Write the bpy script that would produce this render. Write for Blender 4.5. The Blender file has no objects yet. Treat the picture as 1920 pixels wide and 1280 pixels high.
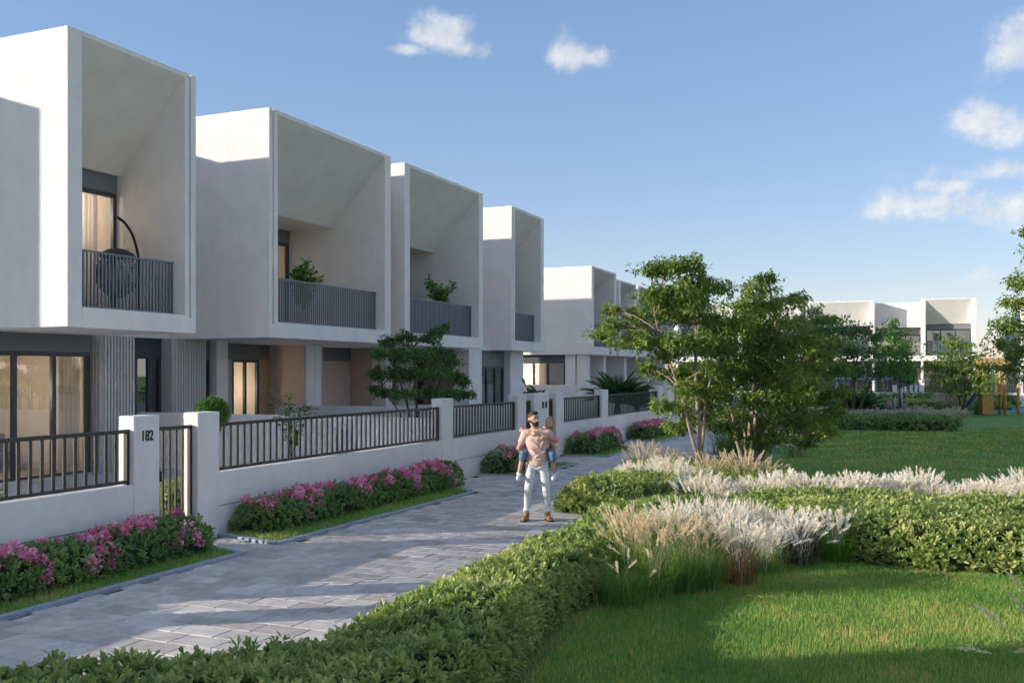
import bpy, bmesh, math, random
import numpy as np
from mathutils import Vector, Matrix

random.seed(7)
RNG = np.random.default_rng(7)
SC = bpy.context.scene
COL = SC.collection
R = math.radians

# ------------------------------------------------------------------ camera
F = 1800.0            # focal length in photo pixels (1920 wide)
EYE = 2.5
HOR = 697.0
cam_d = bpy.data.cameras.new('camera')
cam = bpy.data.objects.new('camera', cam_d)
COL.objects.link(cam)
cam.location = (0, 0, EYE)
cam.rotation_euler = (R(90), 0, 0)
cam_d.sensor_width = 36
cam_d.lens = F / 1920 * 36
cam_d.shift_y = (HOR - 640) / 1920
cam_d.clip_start = 0.1
cam_d.clip_end = 2000
SC.camera = cam

# row frame: s runs along the terrace (u), b runs back from the path to the houses (-w)
ANG = math.atan2(765, 1800)
SN, CS = math.sin(ANG), math.cos(ANG)
U = np.array([SN, CS]); V = np.array([-CS, SN])
ROT = math.pi / 2 - ANG
def rw(s, b, z=0.0):
    return (s * U[0] + b * V[0], s * U[1] + b * V[1], z)
def at(px, D, py=None):
    x = (px - 960) / F * D
    return (x, D) if py is None else (x, D, EYE - (py - HOR) / F * D)

# ------------------------------------------------------------------ sun and sky
LU, LW, LZ = 1.0, 1.54, 0.475
Ld = Vector((LU * U[0] - LW * V[0], LU * U[1] - LW * V[1], -LZ)).normalized()
sun_d = bpy.data.lights.new('sun', 'SUN')
sun_d.energy = 2.0
sun_d.angle = R(0.6)
sun_d.color = (1.0, 0.93, 0.83)
sun = bpy.data.objects.new('sun', sun_d)
COL.objects.link(sun)
sun.rotation_euler = Ld.to_track_quat('-Z', 'Y').to_euler()
sun.location = (-20, -10, 20)

world = bpy.data.worlds.new('World')
SC.world = world
world.use_nodes = True
wn, wl = world.node_tree.nodes, world.node_tree.links
wn.clear()
w_out = wn.new('ShaderNodeOutputWorld')
w_bg = wn.new('ShaderNodeBackground')
w_sky = wn.new('ShaderNodeTexSky')
w_sky.sky_type = 'NISHITA'
w_sky.sun_disc = False
w_sky.sun_elevation = math.asin(-Ld.z)
w_sky.sun_rotation = math.atan2(-Ld.x, -Ld.y)
w_sky.air_density = 1.0
w_sky.dust_density = 0.2
w_sky.ozone_density = 3.5
w_sky.altitude = 50
w_bg.inputs['Strength'].default_value = 0.087
SC.view_settings.view_transform = 'Standard'
SC.view_settings.look = 'None'
SC.view_settings.exposure = 1.58
SC.view_settings.gamma = 1.0
SC.view_settings.use_curve_mapping = False
# clouds: a few soft cumulus scattered in the sky dome (direction space)
w_tc = wn.new('ShaderNodeTexCoord')
w_n1 = wn.new('ShaderNodeTexNoise'); w_n1.inputs['Scale'].default_value = 15; w_n1.inputs['Detail'].default_value = 8; w_n1.inputs['Roughness'].default_value = 0.62
wl.new(w_tc.outputs['Generated'], w_n1.inputs['Vector'])
def wmath(op, a, b=None, clamp=False):
    n = wn.new('ShaderNodeMath'); n.operation = op; n.use_clamp = clamp
    for i, v in enumerate((a, b)):
        if v is None: continue
        if isinstance(v, (int, float)): n.inputs[i].default_value = v
        else: wl.new(v, n.inputs[i])
    return n.outputs[0]
def wdir(px, py):
    return Vector(((px - 960) / F, 1.0, (HOR - py) / F)).normalized()
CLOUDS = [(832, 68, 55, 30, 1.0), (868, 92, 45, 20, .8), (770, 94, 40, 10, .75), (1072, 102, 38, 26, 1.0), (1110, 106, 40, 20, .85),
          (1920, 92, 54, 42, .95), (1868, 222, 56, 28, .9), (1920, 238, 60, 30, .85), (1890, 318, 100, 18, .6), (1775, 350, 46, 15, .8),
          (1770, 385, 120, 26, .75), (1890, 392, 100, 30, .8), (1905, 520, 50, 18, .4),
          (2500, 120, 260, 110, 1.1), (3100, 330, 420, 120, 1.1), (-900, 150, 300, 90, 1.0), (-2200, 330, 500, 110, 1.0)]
acc = None
for (px, py, rx, ry, amp) in CLOUDS:
    c = wdir(px, py)
    k = 1.0 / (Vector(((px - 960) / F, 1.0, (HOR - py) / F)).length)
    sub = wn.new('ShaderNodeVectorMath'); sub.operation = 'SUBTRACT'
    wl.new(w_tc.outputs['Generated'], sub.inputs[0]); sub.inputs[1].default_value = c
    mul = wn.new('ShaderNodeVectorMath'); mul.operation = 'MULTIPLY'
    wl.new(sub.outputs[0], mul.inputs[0])
    mul.inputs[1].default_value = (F / rx / k * 0.62, F / rx / k * 0.62, F / ry / k * 0.62)
    ln = wn.new('ShaderNodeVectorMath'); ln.operation = 'LENGTH'
    wl.new(mul.outputs[0], ln.inputs[0])
    f = wmath('SUBTRACT', 1.0, ln.outputs['Value'])
    f = wmath('MULTIPLY', f, amp)
    acc = f if acc is None else wmath('MAXIMUM', acc, f)
nz = wmath('MULTIPLY', wmath('SUBTRACT', w_n1.outputs['Fac'], 0.5), 2.3)
den = wmath('ADD', acc, nz)
# cloud cover added outside the view as ambient fill; mask keeps the view clear
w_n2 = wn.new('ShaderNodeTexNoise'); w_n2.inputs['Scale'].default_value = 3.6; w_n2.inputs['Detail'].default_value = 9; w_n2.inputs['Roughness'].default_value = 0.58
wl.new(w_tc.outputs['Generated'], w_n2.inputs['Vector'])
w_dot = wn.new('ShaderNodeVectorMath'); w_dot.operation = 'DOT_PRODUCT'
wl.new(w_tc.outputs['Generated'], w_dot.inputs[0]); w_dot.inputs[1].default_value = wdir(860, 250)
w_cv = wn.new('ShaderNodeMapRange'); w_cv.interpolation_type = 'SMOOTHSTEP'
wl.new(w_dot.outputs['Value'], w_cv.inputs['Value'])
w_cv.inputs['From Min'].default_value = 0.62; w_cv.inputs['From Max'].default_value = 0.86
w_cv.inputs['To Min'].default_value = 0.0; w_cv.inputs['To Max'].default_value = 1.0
fill_clouds = wmath('MULTIPLY', wmath('SUBTRACT', w_n2.outputs['Fac'], 0.45), 6.0)
fill_clouds = wmath('SUBTRACT', fill_clouds, wmath('MULTIPLY', w_cv.outputs[0], 3.0))
den = wmath('MAXIMUM', wmath('MULTIPLY', den, 1.35), fill_clouds)
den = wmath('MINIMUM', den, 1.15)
w_mr = wn.new('ShaderNodeMapRange'); w_mr.interpolation_type = 'SMOOTHERSTEP'
wl.new(den, w_mr.inputs['Value'])
w_mr.inputs['From Min'].default_value = 0.0; w_mr.inputs['From Max'].default_value = 1.15
w_mr.inputs['To Min'].default_value = 0.0; w_mr.inputs['To Max'].default_value = 0.74
# sun-facing billows lighter, undersides greyer
w_of = wn.new('ShaderNodeVectorMath'); w_of.operation = 'ADD'; w_of.inputs[1].default_value = (-0.008, -0.002, 0.012)
wl.new(w_tc.outputs['Generated'], w_of.inputs[0])
w_n3 = wn.new('ShaderNodeTexNoise'); w_n3.inputs['Scale'].default_value = 15; w_n3.inputs['Detail'].default_value = 8; w_n3.inputs['Roughness'].default_value = 0.62
wl.new(w_of.outputs[0], w_n3.inputs['Vector'])
lit = wmath('ADD', wmath('MULTIPLY', wmath('SUBTRACT', w_n1.outputs['Fac'], w_n3.outputs['Fac']), 5.0), 0.62, True)
w_cr = wn.new('ShaderNodeValToRGB')
w_cr.color_ramp.elements[0].color = (.72, .75, .80, 1); w_cr.color_ramp.elements[1].color = (1.0, .985, .96, 1)
wl.new(lit, w_cr.inputs[0])
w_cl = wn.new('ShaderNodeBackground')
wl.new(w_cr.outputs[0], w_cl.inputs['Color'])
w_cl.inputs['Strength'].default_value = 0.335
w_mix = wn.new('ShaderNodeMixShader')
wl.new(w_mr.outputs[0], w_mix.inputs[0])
# one even tone curve over the whole dome (pivot * (c / pivot) ^ 0.6): clear, slightly hazy afternoon air
PIV = 2.3
w_v1 = wn.new('ShaderNodeVectorMath'); w_v1.operation = 'SCALE'; w_v1.inputs['Scale'].default_value = 1/PIV
w_gm = wn.new('ShaderNodeGamma'); w_gm.inputs['Gamma'].default_value = 0.55
w_v2 = wn.new('ShaderNodeVectorMath'); w_v2.operation = 'MULTIPLY'; w_v2.inputs[1].default_value = (PIV*1.05, PIV*.95, PIV*.98)
wl.new(w_sky.outputs[0], w_v1.inputs[0]); wl.new(w_v1.outputs[0], w_gm.inputs['Color'])
w_hs = wn.new('ShaderNodeHueSaturation'); w_hs.inputs['Saturation'].default_value = 1.38
wl.new(w_gm.outputs[0], w_v2.inputs[0]); wl.new(w_v2.outputs[0], w_hs.inputs['Color']); wl.new(w_hs.outputs[0], w_bg.inputs['Color'])
wl.new(w_bg.outputs[0], w_mix.inputs[1])
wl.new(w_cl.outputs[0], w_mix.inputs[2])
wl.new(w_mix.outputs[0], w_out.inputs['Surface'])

SC.cycles.use_adaptive_sampling = True
SC.cycles.adaptive_threshold = 0.04
SC.cycles.max_bounces = 6
SC.cycles.use_light_tree = False
SC.cycles.diffuse_bounces = 4
SC.cycles.glossy_bounces = 2
SC.cycles.transmission_bounces = 4
SC.cycles.transparent_max_bounces = 8
SC.cycles.caustics_reflective = False
SC.cycles.caustics_refractive = False
SC.cycles.sample_clamp_indirect = 6.0
SC.cycles.use_denoising = True

# ------------------------------------------------------------------ materials
MATS = {}
def principled(name):
    m = bpy.data.materials.new(name); m.use_nodes = True
    b = m.node_tree.nodes['Principled BSDF']
    MATS[name] = m
    return m, m.node_tree.nodes, m.node_tree.links, b
def solid(name, col, rough=0.7, metal=0.0, var=0.12, nscale=6.0, bump=0.0, bscale=60.0, spec=0.4, coat=0.0, stain=0.0):
    m, n, l, b = principled(name)
    b.inputs['Roughness'].default_value = rough
    b.inputs['Metallic'].default_value = metal
    b.inputs['Specular IOR Level'].default_value = spec
    b.inputs['Coat Weight'].default_value = coat
    tc = n.new('ShaderNodeTexCoord')
    nz = n.new('ShaderNodeTexNoise'); nz.inputs['Scale'].default_value = nscale; nz.inputs['Detail'].default_value = 6
    l.new(tc.outputs['Object'], nz.inputs['Vector'])
    mx = n.new('ShaderNodeMix'); mx.data_type = 'RGBA'
    mx.inputs[6].default_value = (*[c * (1 - var) for c in col], 1)
    mx.inputs[7].default_value = (*[min(1, c * (1 + var)) for c in col], 1)
    mr = n.new('ShaderNodeMapRange'); mr.inputs['From Min'].default_value = .3; mr.inputs['From Max'].default_value = .7
    l.new(nz.outputs['Fac'], mr.inputs['Value']); l.new(mr.outputs[0], mx.inputs[0])
    out = mx.outputs[2]
    if stain:
        mp = n.new('ShaderNodeMapping'); mp.inputs['Scale'].default_value = (1.6, 1.6, .22)
        l.new(tc.outputs['Object'], mp.inputs[0])
        n2 = n.new('ShaderNodeTexNoise'); n2.inputs['Scale'].default_value = 2.2; n2.inputs['Detail'].default_value = 7
        l.new(mp.outputs[0], n2.inputs['Vector'])
        m2 = n.new('ShaderNodeMapRange'); m2.inputs['From Min'].default_value = .48; m2.inputs['From Max'].default_value = .75
        m2.inputs['To Max'].default_value = stain
        l.new(n2.outputs['Fac'], m2.inputs['Value'])
        mx2 = n.new('ShaderNodeMix'); mx2.data_type = 'RGBA'
        l.new(m2.outputs[0], mx2.inputs[0]); l.new(out, mx2.inputs[6])
        mx2.inputs[7].default_value = (*[c * .72 for c in col], 1)
        out = mx2.outputs[2]
    l.new(out, b.inputs['Base Color'])
    if bump:
        bn = n.new('ShaderNodeTexNoise'); bn.inputs['Scale'].default_value = bscale; bn.inputs['Detail'].default_value = 5
        l.new(tc.outputs['Object'], bn.inputs['Vector'])
        bp = n.new('ShaderNodeBump'); bp.inputs['Strength'].default_value = bump; bp.inputs['Distance'].default_value = .01
        l.new(bn.outputs['Fac'], bp.inputs['Height']); l.new(bp.outputs[0], b.inputs['Normal'])
    return m
def ramp(n, stops):
    r = n.new('ShaderNodeValToRGB')
    while len(r.color_ramp.elements) < len(stops): r.color_ramp.elements.new(.5)
    for e, (p, c) in zip(r.color_ramp.elements, stops):
        e.position = p; e.color = (*c, 1)
    return r
def leafmat(name, stops, rough=0.5, trans=0.35, spec=0.35, patch=0.0):
    m, n, l, b = principled(name)
    at_ = n.new('ShaderNodeAttribute'); at_.attribute_name = 'rnd'
    r = ramp(n, stops)
    src = at_.outputs['Fac']
    if patch:
        geo = n.new('ShaderNodeNewGeometry')
        nz = n.new('ShaderNodeTexNoise'); nz.inputs['Scale'].default_value = patch; nz.inputs['Detail'].default_value = 4
        l.new(geo.outputs['Position'], nz.inputs['Vector'])
        ma = n.new('ShaderNodeMath'); ma.operation = 'MULTIPLY_ADD'; ma.inputs[1].default_value = 1.6; ma.inputs[2].default_value = -.8
        l.new(nz.outputs['Fac'], ma.inputs[0])
        ad = n.new('ShaderNodeMath'); ad.operation = 'ADD'; ad.use_clamp = True
        l.new(src, ad.inputs[0]); l.new(ma.outputs[0], ad.inputs[1]); src = ad.outputs[0]
    l.new(src, r.inputs[0])
    b.inputs['Roughness'].default_value = rough
    b.inputs['Specular IOR Level'].default_value = spec
    l.new(r.outputs[0], b.inputs['Base Color'])
    tr = n.new('ShaderNodeBsdfTranslucent'); 
    hs = n.new('ShaderNodeHueSaturation'); hs.inputs['Value'].default_value = 1.25; hs.inputs['Saturation'].default_value = 1.1
    l.new(r.outputs[0], hs.inputs['Color']); l.new(hs.outputs[0], tr.inputs['Color'])
    mx = n.new('ShaderNodeMixShader'); mx.inputs[0].default_value = trans
    l.new(b.outputs[0], mx.inputs[1]); l.new(tr.outputs[0], mx.inputs[2])
    l.new(mx.outputs[0], n['Material Output'].inputs['Surface'])
    return m

STUCCO = solid('white_stucco', (.83, .775, .735), .85, var=.045, nscale=1.6, bump=.22, bscale=70, spec=.2, stain=.16)
STUCCO_FENCE = solid('fence_stucco', (.83, .775, .735), .85, var=.0455, nscale=4, bump=.15, bscale=80, spec=.2, stain=.16)
WARMWALL = solid('pinkish_plaster', (.60, .47, .41), .8, var=.06, nscale=3, bump=.1)
FRAME = solid('dark_frame_metal', (.075, .082, .095), .45, .3, var=.05)
HEADER = solid('grey_header_panel', (.20, .205, .21), .6, .0, var=.05)
RAILM = solid('railing_metal', (.070, .064, .058), .42, .45, var=.08)
BALM = solid('balcony_bar_metal', (.17, .19, .22), .45, .3, var=.05)
SLAT = solid('slat_cladding', (.60, .57, .54), .65, var=.05)
JOINT = solid('wall_joint', (.28, .27, .26), .9, var=.05)
DARK = solid('dark_interior', (.05, .045, .04), .8)
ROOM = solid('warm_room_paint', (.70, .61, .51), .8, var=.04)
ROOMFLOOR = solid('room_floor', (.30, .22, .15), .5, var=.1)
WOOD = solid('oak_panel', (.52, .34, .19), .55, var=.15, nscale=8)
TERR = solid('terrace_stone', (.36, .38, .42), .7, var=.12, nscale=2.0, bump=.1)
KERB = solid('kerb_stone', (.33, .35, .39), .8, var=.18, nscale=14, bump=.3, bscale=70)
SOIL = solid('soil', (.05, .038, .026), .95, var=.3, nscale=12, bump=.4)
BLACKM = solid('black_metal', (.025, .025, .028), .4, .5)
NUMB = solid('number_black', (.02, .02, .02), .5)
WHITEP = solid('white_paint', (.8, .8, .8), .45)
BARK = solid('tree_bark', (.30, .235, .17), .85, var=.3, nscale=18, bump=.5, bscale=40)
DBARK = solid('dark_bark', (.10, .08, .06), .9, var=.3, nscale=18, bump=.5, bscale=40)
POT = solid('pot_clay', (.45, .43, .40), .7)
DPOT = solid('dark_pot', (.06, .065, .07), .5)
PBLUE = solid('blue_rubber_surface', (.13, .21, .42), .85, var=.08, nscale=5)
PWOOD = solid('play_wood', (.60, .33, .10), .55, var=.15, nscale=10)
PGREY = solid('swing_steel', (.42, .46, .54), .4, .5)
SLIDE = solid('slide_blue', (.02, .06, .20), .35, coat=.3)
ASPH = solid('road_asphalt', (.07, .07, .072), .9)
WICK = solid('dark_wicker', (.035, .032, .03), .6)
CUSH = solid('grey_cushion', (.32, .31, .32), .9)
SKIN = solid('skin_tone', (.58, .33, .23), .5, var=.04, nscale=12)
SHIRT = solid('beige_shirt', (.66, .45, .37), .85, var=.10, nscale=14, bump=.6, bscale=16)
JEANW = solid('pale_jeans', (.66, .66, .65), .85, var=.10, nscale=18, bump=.6, bscale=18)
BOOT = solid('tan_boot', (.36, .17, .06), .5, var=.15, nscale=20)
BROWNH = solid('dark_brown_hair', (.045, .026, .015), .55, var=.3, nscale=40, bump=.8, bscale=60)
BLONDE = solid('light_brown_hair', (.38, .22, .10), .5, var=.25, nscale=40, bump=.8, bscale=60)
PINKT = solid('pink_top', (.70, .24, .27), .85, var=.08, nscale=14, bump=.5, bscale=18)
DENIM = solid('blue_denim', (.11, .19, .28), .85, var=.15, nscale=20, bump=.5, bscale=20)
SHOEW = solid('white_shoe', (.78, .76, .75), .6)
EYEM = solid('eye_dark', (.02, .015, .012), .3)
LIP = solid('lip_tone', (.55, .24, .20), .5)
OLIVE = solid('olive_trousers', (.30, .32, .26), .85)
GREYT = solid('grey_top', (.42, .42, .45), .85)

def glassmat(name, tint, f0=.10):
    m = bpy.data.materials.new(name); m.use_nodes = True
    n, l = m.node_tree.nodes, m.node_tree.links
    n.remove(n['Principled BSDF'])
    t = n.new('ShaderNodeBsdfTransparent'); t.inputs[0].default_value = (*tint, 1)
    g = n.new('ShaderNodeBsdfGlossy'); g.inputs['Roughness'].default_value = .015; g.inputs['Color'].default_value = (.95, .97, 1, 1)
    fr = n.new('ShaderNodeFresnel'); fr.inputs['IOR'].default_value = 1.6
    ad = n.new('ShaderNodeMath'); ad.operation = 'ADD'; ad.use_clamp = True; ad.inputs[1].default_value = f0
    l.new(fr.outputs[0], ad.inputs[0])
    mx = n.new('ShaderNodeMixShader'); l.new(ad.outputs[0], mx.inputs[0])
    l.new(t.outputs[0], mx.inputs[1]); l.new(g.outputs[0], mx.inputs[2])
    l.new(mx.outputs[0], n['Material Output'].inputs['Surface'])
    return m
GLASS = glassmat('window_glass', (.86, .88, .88), .22)
def emit(name, col, st):
    m, n, l, b = principled(name)
    b.inputs['Base Color'].default_value = (*col, 1)
    b.inputs['Emission Color'].default_value = (*col, 1)
    b.inputs['Emission Strength'].default_value = st
    return m
GLOBE = emit('lamp_globe', (1.0, .86, .66), 9.0)
def curtain_mat(name, col):
    m, n, l, b = principled(name)
    b.inputs['Base Color'].default_value = (*col, 1); b.inputs['Roughness'].default_value = .9
    tr = n.new('ShaderNodeBsdfTranslucent'); tr.inputs['Color'].default_value = (*col, 1)
    mx = n.new('ShaderNodeMixShader'); mx.inputs[0].default_value = .5
    l.new(b.outputs[0], mx.inputs[1]); l.new(tr.outputs[0], mx.inputs[2])
    l.new(mx.outputs[0], n['Material Output'].inputs['Surface'])
    return m
CURT = curtain_mat('sheer_curtain', (.82, .78, .74))

def pavermat(name, use_attr):
    m, n, l, b = principled(name)
    if use_attr:
        a = n.new('ShaderNodeAttribute'); a.attribute_name = 'rnd'; src = a.outputs['Fac']
    else:
        a = n.new('ShaderNodeObjectInfo'); src = a.outputs['Random']
    r = ramp(n, [(0, (.40, .34, .30)), (.08, (.49, .425, .375)), (.3, (.57, .50, .445)), (.6, (.61, .54, .48)), (.85, (.65, .575, .505)), (1, (.71, .64, .565))])
    l.new(src, r.inputs[0])
    geo = n.new('ShaderNodeNewGeometry')
    nz = n.new('ShaderNodeTexNoise'); nz.inputs['Scale'].default_value = 3.5; nz.inputs['Detail'].default_value = 8; nz.inputs['Roughness'].default_value = .65
    nz.inputs['Distortion'].default_value = 1.2
    l.new(geo.outputs['Position'], nz.inputs['Vector'])
    mr = n.new('ShaderNodeMapRange'); mr.inputs['From Min'].default_value = .25; mr.inputs['From Max'].default_value = .75
    mr.inputs['To Min'].default_value = .66; mr.inputs['To Max'].default_value = 1.28
    l.new(nz.outputs['Fac'], mr.inputs['Value'])
    mu = n.new('ShaderNodeMix'); mu.data_type = 'RGBA'; mu.blend_type = 'MULTIPLY'; mu.inputs[0].default_value = 1
    l.new(r.outputs[0], mu.inputs[6]); l.new(mr.outputs[0], mu.inputs[7])
    l.new(mu.outputs[2], b.inputs['Base Color'])
    b.inputs['Roughness'].default_value = .62; b.inputs['Specular IOR Level'].default_value = .35
    n2 = n.new('ShaderNodeTexNoise'); n2.inputs['Scale'].default_value = 26; n2.inputs['Detail'].default_value = 6
    l.new(geo.outputs['Position'], n2.inputs['Vector'])
    bp = n.new('ShaderNodeBump'); bp.inputs['Strength'].default_value = .35; bp.inputs['Distance'].default_value = .01
    l.new(n2.outputs['Fac'], bp.inputs['Height']); l.new(bp.outputs[0], b.inputs['Normal'])
    return m
PAVER = pavermat('slate_paver', False)
PAVER_A = pavermat('slate_paver_far', True)

HEDGE_L = leafmat('hedge_leaf', [(0, (0.188, 0.270, 0.071)), (.35, (0.281, 0.364, 0.103)), (.7, (0.407, 0.459, 0.141)), (1, (0.626, 0.622, 0.245))], .42, .38, .4, patch=1.1)
SHRUB_L = leafmat('shrub_leaf', [(0, (0.111, 0.211, 0.069)), (.5, (0.205, 0.324, 0.100)), (1, (0.371, 0.484, 0.154))], .45, .35, patch=1.3)
TREE_L = leafmat('tree_leaf', [(0, (0.086, 0.153, 0.033)), (.5, (0.185, 0.266, 0.053)), (1, (0.341, 0.406, 0.091))], .5, .35, patch=.9)
TREE_D = leafmat('dark_tree_leaf', [(0, (0.046, 0.112, 0.033)), (.5, (0.093, 0.183, 0.048)), (1, (0.187, 0.315, 0.073))], .5, .3)
TREE_B = leafmat('bright_tree_leaf', [(0, (0.045, 0.128, 0.018)), (.5, (0.105, 0.232, 0.029)), (1, (0.224, 0.374, 0.064))], .5, .35)
GRASS_L = leafmat('lawn_blade', [(0, (0.127, 0.267, 0.052)), (.45, (0.215, 0.382, 0.078)), (.8, (0.380, 0.498, 0.105)), (1, (0.759, 0.554, 0.209))], .5, .3, patch=.8)
BLADE_L = leafmat('grass_leaf', [(0, (0.081, 0.188, 0.037)), (.6, (0.163, 0.312, 0.060)), (1, (0.358, 0.453, 0.120))], .5, .35)
RUST_L = leafmat('rust_grass_leaf', [(0, (0.120, 0.168, 0.060)), (.5, (0.312, 0.204, 0.072)), (1, (0.504, 0.228, 0.084))], .5, .35)
LIME_L = leafmat('lime_grass_leaf', [(0, (.08, .19, .015)), (1, (.20, .36, .04))], .5, .4)
PURP_L = leafmat('purple_grass_leaf', [(0, (.05, .06, .03)), (1, (.14, .12, .09))], .5, .35)
PLUME_T = leafmat('tan_plume', [(0, (0.594, 0.475, 0.303)), (.6, (0.808, 0.689, 0.490)), (1, (0.930, 0.854, 0.676))], .8, .45, .1)
PLUME_W = leafmat('white_plume', [(0, (0.780, 0.681, 0.572)), (.5, (0.930, 0.863, 0.738)), (1, (0.930, 0.930, 0.903))], .8, .45, .1)
PLUME_P = leafmat('mauve_plume', [(0, (0.431, 0.372, 0.305)), (.6, (0.646, 0.578, 0.463)), (1, (0.930, 0.857, 0.667))], .8, .45, .1)
PALM_L = leafmat('palm_leaf', [(0, (0.028, 0.078, 0.025)), (.6, (0.062, 0.156, 0.043)), (1, (0.156, 0.281, 0.072))], .4, .25)
PINK_F = leafmat('pink_petal', [(0, (0.565, 0.119, 0.248)), (.5, (0.905, 0.340, 0.498)), (1, (0.930, 0.714, 0.746))], .6, .35, .2)
CORE = solid('hedge_core', (.030, .050, .016), .95, var=.3, nscale=8, bump=.5)  # dark tone stands for twig mass and shaded inner leaves

def lawnmat():
    m, n, l, b = principled('lawn_ground')
    geo = n.new('ShaderNodeNewGeometry')
    nz = n.new('ShaderNodeTexNoise'); nz.inputs['Scale'].default_value = .55; nz.inputs['Detail'].default_value = 8; nz.inputs['Roughness'].default_value = .6
    l.new(geo.outputs['Position'], nz.inputs['Vector'])
    r = ramp(n, [(.3, (.125, .24, .08)), (.5, (.165, .285, .09)), (.7, (.225, .315, .105))])
    l.new(nz.outputs['Fac'], r.inputs[0])
    n2 = n.new('ShaderNodeTexNoise'); n2.inputs['Scale'].default_value = 24; n2.inputs['Detail'].default_value = 5
    mp = n.new('ShaderNodeMapping'); mp.inputs['Scale'].default_value = (1, 1, 1)
    l.new(geo.outputs['Position'], mp.inputs[0]); l.new(mp.outputs[0], n2.inputs['Vector'])
    mr = n.new('ShaderNodeMapRange'); mr.inputs['From Min'].default_value = .3; mr.inputs['From Max'].default_value = .7; mr.inputs['To Min'].default_value = .7; mr.inputs['To Max'].default_value = 1.3
    l.new(n2.outputs['Fac'], mr.inputs['Value'])
    mu = n.new('ShaderNodeMix'); mu.data_type = 'RGBA'; mu.blend_type = 'MULTIPLY'; mu.inputs[0].default_value = 1
    l.new(r.outputs[0], mu.inputs[6]); l.new(mr.outputs[0], mu.inputs[7])
    l.new(mu.outputs[2], b.inputs['Base Color'])
    b.inputs['Roughness'].default_value = .9; b.inputs['Specular IOR Level'].default_value = .1
    bp = n.new('ShaderNodeBump'); bp.inputs['Strength'].default_value = .8; bp.inputs['Distance'].default_value = .03
    l.new(n2.outputs['Fac'], bp.inputs['Height']); l.new(bp.outputs[0], b.inputs['Normal'])
    return m
LAWN = lawnmat()

# ------------------------------------------------------------------ object helpers
def link(o, parent=None):
    COL.objects.link(o)
    if parent is not None: o.parent = parent
    return o
def tag(o, label=None, cat=None, group=None, kind=None):
    if label: o['label'] = label
    if cat: o['category'] = cat
    if group: o['group'] = group
    if kind: o['kind'] = kind
    return o
def thing(name, label, cat, loc=(0, 0, 0), rz=0.0, group=None):
    o = bpy.data.objects.new(name, None)
    o.empty_display_size = .2
    link(o); o.location = loc; o.rotation_euler = (0, 0, rz)
    return tag(o, label, cat, group, 'thing')
def inst(mesh, name, parent=None, loc=(0, 0, 0), rz=0.0, scale=(1, 1, 1)):
    o = bpy.data.objects.new(name, mesh); link(o, parent)
    o.location = loc; o.rotation_euler = (0, 0, rz); o.scale = scale
    return o
def copy_tree(o, parent=None):
    c = o.copy(); COL.objects.link(c); c.parent = parent
    for ch in list(o.children): copy_tree(ch, c)
    return c

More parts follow.
